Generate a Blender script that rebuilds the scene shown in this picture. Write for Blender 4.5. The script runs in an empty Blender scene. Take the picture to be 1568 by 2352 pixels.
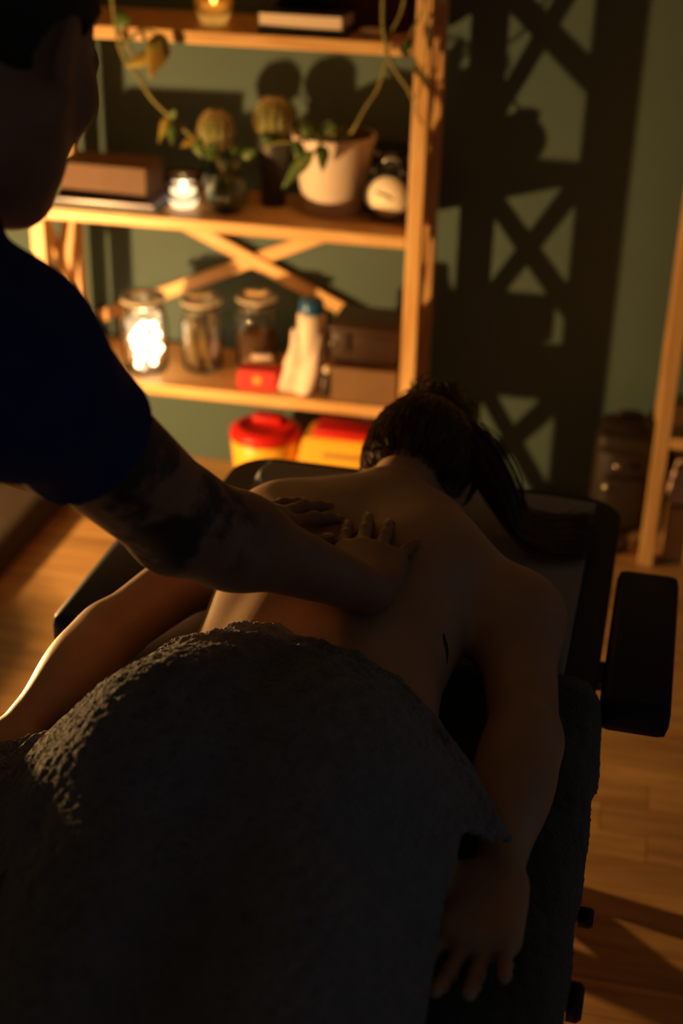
import bpy, bmesh, math, random
import numpy as np
from mathutils import Vector, Matrix

# ---------------------------------------------------------------- camera, world, exposure
S = bpy.context.scene
S.view_settings.view_transform = 'Standard'
S.view_settings.look = 'None'
S.view_settings.gamma = 1.0
S.view_settings.use_curve_mapping = False
S.view_settings.exposure = 0.0

YAW, PITCH, ROLL = math.radians(11.5), math.radians(27.0), math.radians(1.5)
_f = Vector((-math.sin(YAW) * math.cos(PITCH), math.cos(YAW) * math.cos(PITCH), -math.sin(PITCH)))
_r = Vector((math.cos(YAW), math.sin(YAW), 0)); _u = _r.cross(_f)
_r2 = _r * math.cos(ROLL) + _u * math.sin(ROLL); _u2 = -_r * math.sin(ROLL) + _u * math.cos(ROLL)
cam_d = bpy.data.cameras.new('camera'); cam = bpy.data.objects.new('camera', cam_d)
S.collection.objects.link(cam); S.camera = cam
cam.matrix_world = Matrix(((_r2.x, _u2.x, -_f.x, 0), (_r2.y, _u2.y, -_f.y, 0), (_r2.z, _u2.z, -_f.z, 1.6), (0, 0, 0, 1)))
cam_d.sensor_fit = 'VERTICAL'; cam_d.sensor_height = 36.0; cam_d.lens = 50.0
cam_d.clip_start = 0.05
cam_d.dof.use_dof = True; cam_d.dof.focus_distance = 1.62; cam_d.dof.aperture_fstop = 2.6

w = bpy.data.worlds.new('dim_evening'); S.world = w; w.use_nodes = True
w.node_tree.nodes['Background'].inputs[0].default_value = (0.78, 0.92, 1.0, 1)
w.node_tree.nodes['Background'].inputs[1].default_value = 0.042

LAMP = (-1.576, 2.17, 0.41)      # bulb of the small lamp on the floor, left of the frame
LAMP_POWER = 11000.0                # emission of the bulb mesh
WARM = (1.0, 0.53, 0.17)

# ---------------------------------------------------------------- materials
def lin(c):
    return tuple(((v / 255) / 12.92 if v <= 10 else (((v / 255) + .055) / 1.055) ** 2.4) for v in c)

MATS = {}
def mat(name, col, rough=.6, col2=None, scale=20, bump=0, bscale=None, metal=0, stretch=None, sss=0, trans=0, emit=None, estr=0, alpha=1, ior=1.45, sheen=0, detail=4, coords='Object', spec=None):
    m = bpy.data.materials.new(name); m.use_nodes = True
    n = m.node_tree.nodes; l = m.node_tree.links
    b = n['Principled BSDF']
    b.inputs['Base Color'].default_value = (*col, 1); b.inputs['Roughness'].default_value = rough
    b.inputs['Metallic'].default_value = metal; b.inputs['IOR'].default_value = ior
    b.inputs['Transmission Weight'].default_value = trans
    if spec is not None: b.inputs['Specular IOR Level'].default_value = spec
    if sheen: b.inputs['Sheen Weight'].default_value = sheen
    if sss:
        b.inputs['Subsurface Weight'].default_value = sss
        b.inputs['Subsurface Radius'].default_value = (1.0, .35, .2); b.inputs['Subsurface Scale'].default_value = .01
    if emit:
        b.inputs['Emission Color'].default_value = (*emit, 1); b.inputs['Emission Strength'].default_value = estr
    tc = n.new('ShaderNodeTexCoord'); mp = n.new('ShaderNodeMapping'); l.new(tc.outputs[coords], mp.inputs[0])
    if stretch: mp.inputs['Scale'].default_value = stretch
    if col2:
        nz = n.new('ShaderNodeTexNoise'); nz.inputs['Scale'].default_value = scale; nz.inputs['Detail'].default_value = detail
        l.new(mp.outputs[0], nz.inputs['Vector'])
        rp = n.new('ShaderNodeValToRGB'); rp.color_ramp.elements[0].position = .35; rp.color_ramp.elements[1].position = .65
        rp.color_ramp.elements[0].color = (*col, 1); rp.color_ramp.elements[1].color = (*col2, 1)
        l.new(nz.outputs['Fac'], rp.inputs[0]); l.new(rp.outputs[0], b.inputs['Base Color'])
    if bump:
        nb = n.new('ShaderNodeTexNoise'); nb.inputs['Scale'].default_value = bscale or scale; nb.inputs['Detail'].default_value = 3
        l.new(mp.outputs[0], nb.inputs['Vector'])
        bp = n.new('ShaderNodeBump'); bp.inputs['Strength'].default_value = bump; bp.inputs['Distance'].default_value = .002
        l.new(nb.outputs['Fac'], bp.inputs['Height']); l.new(bp.outputs[0], b.inputs['Normal'])
    MATS[name] = m; return m

def wood(name, c1, c2, stretch, scale=9, rough=.45, knots=True):
    m = bpy.data.materials.new(name); m.use_nodes = True
    n = m.node_tree.nodes; l = m.node_tree.links; b = n['Principled BSDF']
    tc = n.new('ShaderNodeTexCoord'); mp = n.new('ShaderNodeMapping'); mp.inputs['Scale'].default_value = stretch
    l.new(tc.outputs['Object'], mp.inputs[0])
    oi = n.new('ShaderNodeObjectInfo'); ad = n.new('ShaderNodeVectorMath'); ad.operation = 'ADD'
    sc = n.new('ShaderNodeMath'); sc.operation = 'MULTIPLY'; sc.inputs[1].default_value = 37.0
    l.new(oi.outputs['Random'], sc.inputs[0]); l.new(mp.outputs[0], ad.inputs[0]); l.new(sc.outputs[0], ad.inputs[1])
    nz = n.new('ShaderNodeTexNoise'); nz.inputs['Scale'].default_value = scale; nz.inputs['Detail'].default_value = 5; nz.inputs['Distortion'].default_value = .6
    l.new(ad.outputs[0], nz.inputs['Vector'])
    rp = n.new('ShaderNodeValToRGB'); rp.color_ramp.elements[0].position = .3; rp.color_ramp.elements[1].position = .68
    rp.color_ramp.elements[0].color = (*c2, 1); rp.color_ramp.elements[1].color = (*c1, 1)
    l.new(nz.outputs['Fac'], rp.inputs[0])
    mx = n.new('ShaderNodeMix'); mx.data_type = 'RGBA'; mx.blend_type = 'MULTIPLY'; mx.inputs[0].default_value = 1
    l.new(rp.outputs[0], mx.inputs[6])
    vr = n.new('ShaderNodeMapRange'); vr.inputs[3].default_value = .82; vr.inputs[4].default_value = 1.12
    l.new(oi.outputs['Random'], vr.inputs[0]); l.new(vr.outputs[0], mx.inputs[7])
    l.new(mx.outputs[2], b.inputs['Base Color'])
    b.inputs['Roughness'].default_value = rough
    bp = n.new('ShaderNodeBump'); bp.inputs['Strength'].default_value = .15; bp.inputs['Distance'].default_value = .002
    l.new(nz.outputs['Fac'], bp.inputs['Height']); l.new(bp.outputs[0], b.inputs['Normal'])
    return m

PINE = (.74, .47, .21); PINE2 = (.54, .29, .10)
m_pine_x = wood('pine_along_x', PINE, PINE2, (.7, 6, 6))
m_pine_y = wood('pine_along_y', PINE, PINE2, (6, .7, 6))
m_pine_z = wood('pine_along_z', PINE, PINE2, (6, 6, .7))
m_oak = wood('oak_plank', (.50, .31, .13), (.30, .165, .06), (.8, 7, 7), scale=5, rough=.38)
m_floor_base = mat('oak_floor_base', (.42, .25, .10), .5, (.32, .19, .08), 14, stretch=(1, 8, 1))
m_wall = mat('sage_green_paint', (.074, .118, .112), .85, (.069, .110, .105), 3, bump=.15, bscale=160)
m_ceil = mat('ceiling_boards', (.10, .10, .095), .9)
m_skin = mat('skin', (.47, .29, .20), .48, (.41, .245, .165), 14, bump=.12, bscale=380, sss=.12)
m_skin2 = mat('skin_therapist', (.34, .18, .12), .5, (.29, .15, .095), 20, bump=.18, bscale=320, sss=.08)
m_nail = mat('fingernail_gloss', (.50, .28, .20), .25)
m_hair = mat('dark_brown_hair', (.045, .022, .011), .42, (.075, .036, .016), 60)
m_hair2 = mat('short_dark_hair', (.012, .008, .006), .6, (.02, .014, .01), 90, bump=.6, bscale=300)
m_navy = mat('navy_tshirt', (.006, .018, .15), .9, (.005, .015, .125), 30, bump=.4, bscale=600)
m_trouser = mat('black_trousers', (.012, .012, .016), .9, (.018, .018, .022), 40)
m_shoe = mat('black_shoe', (.01, .01, .01), .5)
m_vinyl = mat('navy_vinyl', (.007, .013, .048), .48, (.008, .015, .054), 20, spec=.3, bump=.12, bscale=400)
m_sheet = mat('grey_sheet', (.30, .31, .36), .85, (.27, .28, .33), 60, bump=.5, bscale=500)
m_black = mat('black_plastic', (.008, .008, .008), .4)
m_metal = mat('brushed_metal', (.6, .55, .48), .25, metal=1)
m_darkmetal = mat('dark_metal', (.08, .07, .06), .35, metal=1)
m_glass = mat('clear_glass', (1, 1, 1), .02, trans=1, ior=1.45)
m_ribglass = mat('smoky_ribbed_glass', (.55, .62, .52), .05, trans=1, ior=1.45)
m_amberglass = mat('amber_glass', (1.0, .72, .28), .12, trans=.75, ior=1.45, emit=(1, .62, .2), estr=.0)
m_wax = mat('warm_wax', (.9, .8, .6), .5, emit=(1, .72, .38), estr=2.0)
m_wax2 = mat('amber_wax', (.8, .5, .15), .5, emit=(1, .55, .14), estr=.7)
m_flame = mat('candle_flame', (1, .8, .4), .5, emit=(1, .62, .26), estr=15)
m_glow = mat('glowing_fairy_light', (1, .85, .6), .5, emit=(1, .68, .36), estr=12)
m_white = mat('white_glazed_pot', (.66, .57, .50), .45, (.62, .53, .45), 12)
m_soil = mat('potting_soil', (.05, .028, .016), .95, (.03, .018, .01), 60, bump=.8, bscale=120)
m_leaf = mat('green_leaf', (.045, .085, .018), .45, (.07, .12, .025), 25)
m_leafy = mat('yellowing_leaf', (.24, .21, .03), .5, (.30, .17, .03), 30)
m_stem = mat('vine_stem', (.20, .18, .045), .6, (.15, .14, .04), 40)
m_cactus = mat('cactus_green', (.10, .12, .03), .6, (.15, .15, .04), 60, bump=.5, bscale=200)
m_spine = mat('cactus_spine', (.75, .52, .22), .6)
m_dial = mat('cream_dial', (.85, .76, .62), .5)
m_brown = mat('brown_cover', (.19, .105, .050), .7, (.17, .093, .044), 20)
m_brown_shaded = mat('shaded_brown_card', (.13, .07, .042), .7, (.115, .06, .036), 20)  # darker copy of the brown: shade on the left box put into its colour
m_lilac = mat('glossy_magazine_cover', (.16, .16, .30), .2, (.30, .28, .42), 8)
m_paper = mat('paper_edge', (.72, .58, .48), .8, (.62, .50, .42), 6, stretch=(1, 1, 90))
m_darkcover = mat('charcoal_book_cover', (.03, .03, .035), .5)
m_red = mat('red_plastic', (.55, .015, .012), .4)
m_redcard = mat('red_card', (.62, .03, .03), .5)
m_yellow = mat('yellow_plastic', (.85, .48, .04), .4)
m_orangeprint = mat('orange_print', (.85, .32, .05), .5)
m_label = mat('label_print', (.30, .17, .04), .5)
m_blue = mat('blue_plastic', (.01, .09, .26), .35)
m_cloth = mat('white_cotton', (.76, .62, .55), .9, (.68, .54, .48), 25, bump=.5, bscale=300)
m_leather = mat('dark_brown_leather', (.038, .018, .010), .42, (.028, .012, .007), 30, bump=.4, bscale=120)
m_bag = mat('worn_dark_leather', (.016, .008, .005), .6, (.011, .006, .004), 30, bump=.4, bscale=120)
m_darkred = mat('dark_maroon_box', (.06, .012, .01), .6)
m_stick = mat('dry_stick', (.42, .33, .17), .7, (.34, .26, .12), 40)
m_filler = mat('dried_herbs', (.16, .08, .04), .9, (.10, .05, .025), 80, bump=.9, bscale=160)
m_blanket = mat('dark_blanket', (.03, .018, .012), .95, (.022, .013, .009), 60, bump=.6, bscale=300)
m_purple = mat('dark_plum_fabric', (.010, .007, .016), .9, (.007, .005, .011), 40)
m_card = mat('pale_cardboard', (.55, .36, .17), .8, (.48, .31, .14), 20)
m_tattoo = mat('tattoo_ink', (.02, .014, .012), .6)
m_bulb = bpy.data.materials.new('lamp_bulb'); m_bulb.use_nodes = True
_b = m_bulb.node_tree.nodes['Principled BSDF']; _b.inputs['Emission Color'].default_value = (*WARM, 1); _b.inputs['Emission Strength'].default_value = LAMP_POWER

# terry towel
def terry(name, c1, c2):
    m = mat(name, c1, .95, c2, 35, sheen=.15)
    n = m.node_tree.nodes; l = m.node_tree.links; b = n['Principled BSDF']
    tc = n.new('ShaderNodeTexCoord')
    v = n.new('ShaderNodeTexVoronoi'); v.inputs['Scale'].default_value = 330; v.inputs['Randomness'].default_value = 1
    l.new(tc.outputs['Object'], v.inputs['Vector'])
    bp = n.new('ShaderNodeBump'); bp.inputs['Strength'].default_value = .9; bp.inputs['Distance'].default_value = .003; bp.invert = True
    l.new(v.outputs['Distance'], bp.inputs['Height']); l.new(bp.outputs[0], b.inputs['Normal'])
    return m
m_towel = terry('grey_terry_towel', (.215, .225, .275), (.18, .19, .24))
m_towel2 = terry('slate_terry_towel', (.085, .105, .115), (.07, .09, .10))

# tattooed sleeve on the therapist's upper arm: ink drawn on the skin itself
def add_ink(m, c, rad, col=(.05, .032, .028)):
    n = m.node_tree.nodes; l = m.node_tree.links; b = n['Principled BSDF']
    src = b.inputs['Base Color'].links[0].from_socket
    tc = n.new('ShaderNodeTexCoord')
    ds = n.new('ShaderNodeVectorMath'); ds.operation = 'DISTANCE'; ds.inputs[1].default_value = c
    l.new(tc.outputs['Object'], ds.inputs[0])
    mr = n.new('ShaderNodeMapRange'); mr.inputs[1].default_value = rad; mr.inputs[2].default_value = rad * .72
    l.new(ds.outputs['Value'], mr.inputs[0])
    vo = n.new('ShaderNodeTexVoronoi'); vo.feature = 'DISTANCE_TO_EDGE'; vo.inputs['Scale'].default_value = 26
    nz = n.new('ShaderNodeTexNoise'); nz.inputs['Scale'].default_value = 18; nz.inputs['Detail'].default_value = 5
    l.new(tc.outputs['Object'], nz.inputs['Vector']); l.new(nz.outputs['Color'], vo.inputs['Vector']) if False else l.new(tc.outputs['Object'], vo.inputs['Vector'])
    st = n.new('ShaderNodeMapRange'); st.inputs[1].default_value = .56; st.inputs[2].default_value = .48
    l.new(nz.outputs['Fac'], st.inputs[0])
    ed = n.new('ShaderNodeMapRange'); ed.inputs[1].default_value = .05; ed.inputs[2].default_value = .02
    l.new(vo.outputs['Distance'], ed.inputs[0])
    mxx = n.new('ShaderNodeMath'); mxx.operation = 'MAXIMUM'; l.new(st.outputs[0], mxx.inputs[0]); l.new(ed.outputs[0], mxx.inputs[1])
    ml = n.new('ShaderNodeMath'); ml.operation = 'MULTIPLY'; l.new(mr.outputs[0], ml.inputs[0]); l.new(st.outputs[0], ml.inputs[1])
    mx = n.new('ShaderNodeMix'); mx.data_type = 'RGBA'; l.new(ml.outputs[0], mx.inputs[0]); l.new(src, mx.inputs[6]); mx.inputs[7].default_value = (*col, 1)
    l.new(mx.outputs[2], b.inputs['Base Color'])
add_ink(m_skin2, (-.41, 1.13, 1.03), .17)

# ---------------------------------------------------------------- mesh helpers
COL = S.collection
def link(name, me, m=None, parent=None, smooth=False, loc=None):
    o = bpy.data.objects.new(name, me); COL.objects.link(o)
    if m is not None and not me.materials: me.materials.append(m)
    if parent is not None: o.parent = parent
    if loc is not None: o.location = loc
    if smooth:
        me.polygons.foreach_set('use_smooth', [True] * len(me.polygons))
    return o
def empty(name, loc=(0, 0, 0)):
    o = bpy.data.objects.new(name, None); COL.objects.link(o); o.location = loc; o.empty_display_size = .05
    return o
def tag(o, label=None, cat=None, group=None, kind=None):
    if label: o['label'] = label
    if cat: o['category'] = cat
    if group: o['group'] = group
    if kind: o['kind'] = kind
    return o

class MB:
    def __init__(s): s.bm = bmesh.new()
    def box(s, c, d, rot=None, bev=0):
        r = bmesh.ops.create_cube(s.bm, size=1); vs = r['verts']
        M = Matrix.Translation(Vector(c)) @ (rot.to_4x4() if rot else Matrix.Identity(4)) @ Matrix.Diagonal((*d, 1))
        bmesh.ops.transform(s.bm, matrix=M, verts=vs)
        if bev:
            es = list({e for v in vs for e in v.link_edges})
            bmesh.ops.bevel(s.bm, geom=es, offset=bev, segments=2, affect='EDGES', profile=.6)
        return s
    def lathe(s, prof, c=(0, 0, 0), n=28, rot=None, ribs=0, ramp=0):
        R = rot.to_4x4() if rot else Matrix.Identity(4); M = Matrix.Translation(Vector(c)) @ R
        rings = []
        for (r, z) in prof:
            ring = []
            for i in range(n):
                a = 2 * math.pi * i / n
                rr = r * (1 + (ramp * math.cos(ribs * a) if ribs else 0))
                ring.append(s.bm.verts.new(M @ Vector((rr * math.cos(a), rr * math.sin(a), z))))
            rings.append(ring)
        for a, b in zip(rings, rings[1:]):
            for i in range(n): s.bm.faces.new((a[i], a[(i + 1) % n], b[(i + 1) % n], b[i]))
        if prof[0][0] > 1e-4: s.bm.faces.new(rings[0][::-1])
        if prof[-1][0] > 1e-4: s.bm.faces.new(rings[-1])
        return s
    def tube(s, pts, r, n=8, closed=False):
        pts = [Vector(p) for p in pts]; rings = []; N = len(pts)
        up = Vector((0, 0, 1))
        for i, p in enumerate(pts):
            a = pts[max(i - 1, 0)]; b = pts[min(i + 1, N - 1)]
            if closed: a = pts[i - 1]; b = pts[(i + 1) % N]
            t = (b - a).normalized(); x = t.cross(up)
            if x.length < .1: x = t.cross(Vector((1, 0, 0)))
            x.normalize(); y = t.cross(x).normalized()
            rr = r[i] if isinstance(r, (list, tuple)) else r
            rings.append([s.bm.verts.new(p + x * rr * math.cos(2 * math.pi * k / n) + y * rr * math.sin(2 * math.pi * k / n)) for k in range(n)])
        prs = list(zip(rings, rings[1:])) + ([(rings[-1], rings[0])] if closed else [])
        for a, b in prs:
            for k in range(n): s.bm.faces.new((a[k], a[(k + 1) % n], b[(k + 1) % n], b[k]))
        if not closed: s.bm.faces.new(rings[0][::-1]); s.bm.faces.new(rings[-1])
        return s
    def ball(s, c, r, seg=14, sc=(1, 1, 1), rot=None):
        q = bmesh.ops.create_uvsphere(s.bm, u_segments=seg, v_segments=max(6, seg * 2 // 3), radius=r)
        M = Matrix.Translation(Vector(c)) @ (rot.to_4x4() if rot else Matrix.Identity(4)) @ Matrix.Diagonal((*sc, 1))
        bmesh.ops.transform(s.bm, matrix=M, verts=q['verts']); return s
    def prism(s, pts, z0, z1):
        a = [s.bm.verts.new((x, y, z0)) for x, y in pts]; b = [s.bm.verts.new((x, y, z1)) for x, y in pts]
        n = len(pts)
        s.bm.faces.new(a[::-1]); s.bm.faces.new(b)
        for i in range(n): s.bm.faces.new((a[i], a[(i + 1) % n], b[(i + 1) % n], b[i]))
        return s
    def done(s, name, m, parent=None, smooth=False, loc=None):
        bmesh.ops.recalc_face_normals(s.bm, faces=s.bm.faces)
        me = bpy.data.meshes.new(name); s.bm.to_mesh(me); s.bm.free()
        return link(name, me, m, parent, smooth, loc)

def catmull(pts, k=6):
    P = [Vector(p) for p in pts]; P = [P[0] * 2 - P[1]] + P + [P[-1] * 2 - P[-2]]; out = []
    for i in range(1, len(P) - 2):
        for j in range(k):
            t = j / k
            out.append(.5 * ((2 * P[i]) + (P[i + 1] - P[i - 1]) * t + (2 * P[i - 1] - 5 * P[i] + 4 * P[i + 1] - P[i + 2]) * t * t + (3 * P[i] - P[i - 1] - 3 * P[i + 1] + P[i + 2]) * t ** 3))
    out.append(P[-2]); return out

# ---------------------------------------------------------------- implicit surfaces for the bodies
class Prim:
    pass
def A(v): return np.array(v, dtype=np.float64)
def cap(a, b, ra, rb=None, k=.02):
    p = Prim(); a, b = A(a), A(b); rb = ra if rb is None else rb; ab = b - a; L2 = ab @ ab + 1e-12
    def f(P):
        t = np.clip(((P - a) @ ab) / L2, 0, 1)
        return np.linalg.norm(P - a - t[:, None] * ab, axis=1) - (ra + (rb - ra) * t)
    p.f, p.k, p.op = f, k, 'u'; p.lo = np.minimum(a - ra, b - rb); p.hi = np.maximum(a + ra, b + rb); return p
def ell(c, r, rot=None, k=.02, op='u'):
    p = Prim(); c, r = A(c), A(r); R = np.eye(3) if rot is None else A(rot)   # columns: local axes
    def f(P):
        q = (P - c) @ R; k0 = np.linalg.norm(q / r, axis=1); k1 = np.linalg.norm(q / (r * r), axis=1) + 1e-9
        return k0 * (k0 - 1) / k1
    p.f, p.k, p.op = f, k, op; m = r.max(); p.lo = c - m; p.hi = c + m; return p
def loft(stations, frame=None, origin=(0, 0, 0), n=2.4, k=.03):
    # stations: (s, cx, cz, hw, ht) along local y; frame columns = local x,y,z
    p = Prim(); R = np.eye(3) if frame is None else A(frame); o = A(origin); T = A(stations)
    s = T[:, 0]; ss = np.linspace(s[0], s[-1], 160)
    def sm(v):   # smooth interpolation
        w_ = np.interp(ss, s, v); kx = np.hanning(19); kx /= kx.sum()
        wp = np.pad(w_, 9, mode='edge'); return np.convolve(wp, kx, 'valid')
    C = [sm(T[:, i]) for i in range(1, 5)]
    def f(P):
        q = (P - o) @ R; y = q[:, 1]
        cx, cz, hw, ht = (np.interp(y, ss, c) for c in C)
        u = np.abs(q[:, 0] - cx) / hw; v = np.abs(q[:, 2] - cz) / ht
        g = (u ** n + v ** n) ** (1 / n)
        d = (g - 1) * np.minimum(hw, ht) * (1 + .35 * np.clip(g - 1, 0, 1))
        e = np.maximum(s[0] - y, y - s[-1])
        dd = np.maximum(d, 0)
        return np.where(e > 0, np.sqrt(dd * dd + e * e), d)
    p.f, p.k, p.op = f, k, 'u'
    pts = []
    for (a, cx, cz, hw, ht) in T:
        for sx in (-1, 1):
            for sz in (-1, 1): pts.append(R @ A((cx + sx * hw, a, cz + sz * ht)) + o)
    p.lo = np.min(pts, 0); p.hi = np.max(pts, 0); return p

def combine(prims, P, D=None):
    d = None
    for i, p in enumerate(prims):
        di = p.f(P) if D is None else D[:, i]
        if p.op == 'u':
            if d is None: d = di.copy(); continue
            h = np.clip(.5 + .5 * (d - di) / p.k, 0, 1)
            d = d + (di - d) * h - p.k * h * (1 - h)
        elif p.op == 's' and d is not None:
            h = np.clip(.5 - .5 * (d + di) / p.k, 0, 1)
            d = d + (-di - d) * h + p.k * h * (1 - h)
    return d

def polygonise(prims, cell, post=None, pad=.02, N=14, slack=1.7, lo=None, hi=None):
    lo_ = np.min([p.lo for p in prims if p.op == 'u'], 0) - pad if lo is None else A(lo)
    hi_ = np.max([p.hi for p in prims if p.op == 'u'], 0) + pad if hi is None else A(hi)
    B = cell * N; nb = np.ceil((hi_ - lo_) / B).astype(int)
    gi = np.stack(np.meshgrid(*[np.arange(n) for n in nb], indexing='ij'), -1).reshape(-1, 3)
    C = lo_ + (gi + .5) * B; D = np.stack([p.f(C) for p in prims], 1)
    dc = combine(prims, C, D)
    if post: dc2 = post(C, dc)
    else: dc2 = dc
    hd = B * math.sqrt(3) / 2
    act = np.abs(dc2) < hd * slack
    # keep blocks whose neighbourhood may cross
    off = np.stack(np.meshgrid(*[np.arange(N + 1)] * 3, indexing='ij'), -1).reshape(-1, 3)
    G = nb * N + 2; V = []; K = []; Q = []
    def key(I): return ((I[:, 0] + 1) * (G[1] + 1) + I[:, 1] + 1) * (G[2] + 1) + I[:, 2] + 1
    corners = [(0, 0, 0), (1, 0, 0), (0, 1, 0), (1, 1, 0), (0, 0, 1), (1, 0, 1), (0, 1, 1), (1, 1, 1)]
    edges = [(0, 1), (2, 3), (4, 5), (6, 7), (0, 2), (1, 3), (4, 6), (5, 7), (0, 4), (1, 5), (2, 6), (3, 7)]
    dmin = np.min(np.where([p.op == 'u' for p in prims], D, 9e9), axis=1)
    for bi in np.nonzero(act)[0]:
        sel = [p for j, p in enumerate(prims) if (D[bi, j] < dmin[bi] + 2 * hd * 1.5 + p.k if p.op == 'u' else D[bi, j] < hd * 1.5 + p.k)]
        base = gi[bi] * N; P = lo_ + (base + off) * cell
        d = combine(sel, P)
        if post: d = post(P, d)
        d = d.reshape(N + 1, N + 1, N + 1)
        s = d < 0
        if s.all() or not s.any(): continue
        cv = np.stack([d[a:a + N, b:b + N, c:c + N] for a, b, c in corners], -1).reshape(-1, 8)
        cs = cv < 0; cnt = cs.sum(1); m = (cnt > 0) & (cnt < 8)
        idx = np.nonzero(m)[0]; cvm = cv[idx]; csm = cs[idx]
        acc = np.zeros((len(idx), 3)); num = np.zeros(len(idx))
        for a, b in edges:
            x = csm[:, a] != csm[:, b]
            t = np.where(x, cvm[:, a] / (cvm[:, a] - cvm[:, b] + 1e-12), 0)
            pa, pb = A(corners[a]), A(corners[b])
            acc += np.where(x[:, None], pa + t[:, None] * (pb - pa), 0); num += x
        I = np.stack(np.unravel_index(idx, (N, N, N)), -1) + base
        V.append(lo_ + (I + acc / num[:, None]) * cell); K.append(key(I))
        for ax in range(3):
            s0 = s[:N, :N, :N]; sl = [slice(0, N)] * 3; sl[ax] = slice(1, N + 1); s1 = s[tuple(sl)]
            e = np.nonzero((s0 != s1).reshape(-1))[0]
            if len(e) == 0: continue
            E_ = np.stack(np.unravel_index(e, (N, N, N)), -1) + base
            u, v = [(1, 2), (2, 0), (0, 1)][ax]
            du = np.zeros(3, int); dv = np.zeros(3, int); du[u] = 1; dv[v] = 1
            q = np.stack([key(E_), key(E_ - du), key(E_ - du - dv), key(E_ - dv)], 1)
            fl = s0.reshape(-1)[e]
            q[~fl] = q[~fl][:, ::-1]; Q.append(q)
    V = np.concatenate(V); K = np.concatenate(K); Q = np.concatenate(Q)
    o = np.argsort(K); K = K[o]; V = V[o]
    j = np.searchsorted(K, Q); j = np.clip(j, 0, len(K) - 1); ok = (K[j] == Q).all(1)
    return V, j[ok]

def np_mesh(name, V, F):
    me = bpy.data.meshes.new(name)
    me.vertices.add(len(V)); me.vertices.foreach_set('co', np.ascontiguousarray(V, dtype=np.float32).ravel())
    nv = F.shape[1]; me.loops.add(F.size); me.loops.foreach_set('vertex_index', F.astype(np.int32).ravel())
    me.polygons.add(len(F)); me.polygons.foreach_set('loop_start', np.arange(0, F.size, nv, dtype=np.int32))
    me.polygons.foreach_set('use_smooth', np.ones(len(F), dtype=bool))
    me.update(calc_edges=True); me.validate(); return me

def relax(V, F, it=1, lam=.5):
    e = np.concatenate([F[:, [0, 1]], F[:, [1, 2]], F[:, [2, 3]], F[:, [3, 0]]]); e = np.concatenate([e, e[:, ::-1]])
    cnt = np.bincount(e[:, 0], minlength=len(V))[:, None]
    for _ in range(it):
        s = np.stack([np.bincount(e[:, 0], weights=V[e[:, 1], i], minlength=len(V)) for i in range(3)], 1)
        V = V + lam * (s / np.maximum(cnt, 1) - V)
    return V

def vnoise(P, freq, seed=0):
    # smooth value noise from summed sines
    rng = np.random.RandomState(seed); out = np.zeros(len(P))
    for i in range(7):
        d = rng.normal(size=3); d /= np.linalg.norm(d); out += np.sin(P @ d * freq * (0.7 + .6 * rng.rand()) + rng.rand() * 6.28)
    return out / 3.0

def norm(v): v = A(v); return v / np.linalg.norm(v)

def hand_prims(wrist, fwd, dorsal, thumb_side, sc=1.0, curl=(.25, .25, .25, .3), spread=(.10, .03, -.04, -.16), thumb=(.75, .2), fingers=None, tips_out=None):
    """thumb_side: +1 when the thumb lies towards cross(fwd, dorsal), -1 on the other side"""
    F = norm(fwd); Dn = A(dorsal); Dn = norm(Dn - F * (Dn @ F)); L = np.cross(F, Dn) * thumb_side
    W = A(wrist); pr = []
    lens = [(.042, .024, .019), (.046, .028, .020), (.042, .026, .019), (.033, .020, .017)]
    lat = [.030, .010, -.010, -.029]; kf = [.088, .092, .087, .080]; rr = [.0088, .0090, .0086, .0076]
    for i in range(4):
        kn = W + (F * kf[i] + L * lat[i]) * sc + Dn * (.002 if i in (1, 2) else -.002) * sc
        pr.append(cap(W + L * lat[i] * .55 * sc, kn, .0165 * sc, .0115 * sc, k=.014 * sc))
        pr.append(cap(W + L * lat[i] * .55 * sc + F * .02 * sc, kn - Dn * .008 * sc, .016 * sc, .012 * sc, k=.014 * sc))
        d = norm(F * math.cos(spread[i]) + L * math.sin(spread[i])); p = kn; ang = 0
        if fingers and fingers[i] is not None: d = norm(fingers[i])
        r = rr[i] * sc
        for j, ln in enumerate(lens[i]):
            ang += curl[i] * (1.0, .9, .6)[j]
            dd = d * math.cos(ang) - Dn * math.sin(ang)
            q = p + dd * ln * sc
            pr.append(cap(p, q, r, r * .93, k=.0035 * sc)); r *= .92; p = q
            if j < 2: pr.append(ell(p, A((r * 1.12,) * 3), k=.004 * sc))
        pr.append(ell(p + dd * .002, A((r * 1.03,) * 3), k=.004))
        if tips_out is not None: tips_out.append((p, dd, dd * 0 + (Dn * math.cos(ang) + d * math.sin(ang)), r))
    a = W + (F * .022 + L * .026) * sc - Dn * .006 * sc
    d1 = norm(F * math.cos(thumb[0]) + L * math.sin(thumb[0]) - Dn * thumb[1])
    b = a + d1 * .042 * sc; d2 = norm(d1 + F * .35); c = b + d2 * .032 * sc; d3 = norm(d2 + F * .2); e = c + d3 * .024 * sc
    pr += [cap(a - F * .01 * sc, b, .018 * sc, .0125 * sc, k=.012 * sc), cap(b, c, .0112 * sc, .0102 * sc, k=.004 * sc), cap(c, e, .0102 * sc, .0085 * sc, k=.004 * sc)]
    if tips_out is not None: tips_out.append((e, d3, Dn, .0088 * sc))
    return pr

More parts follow.
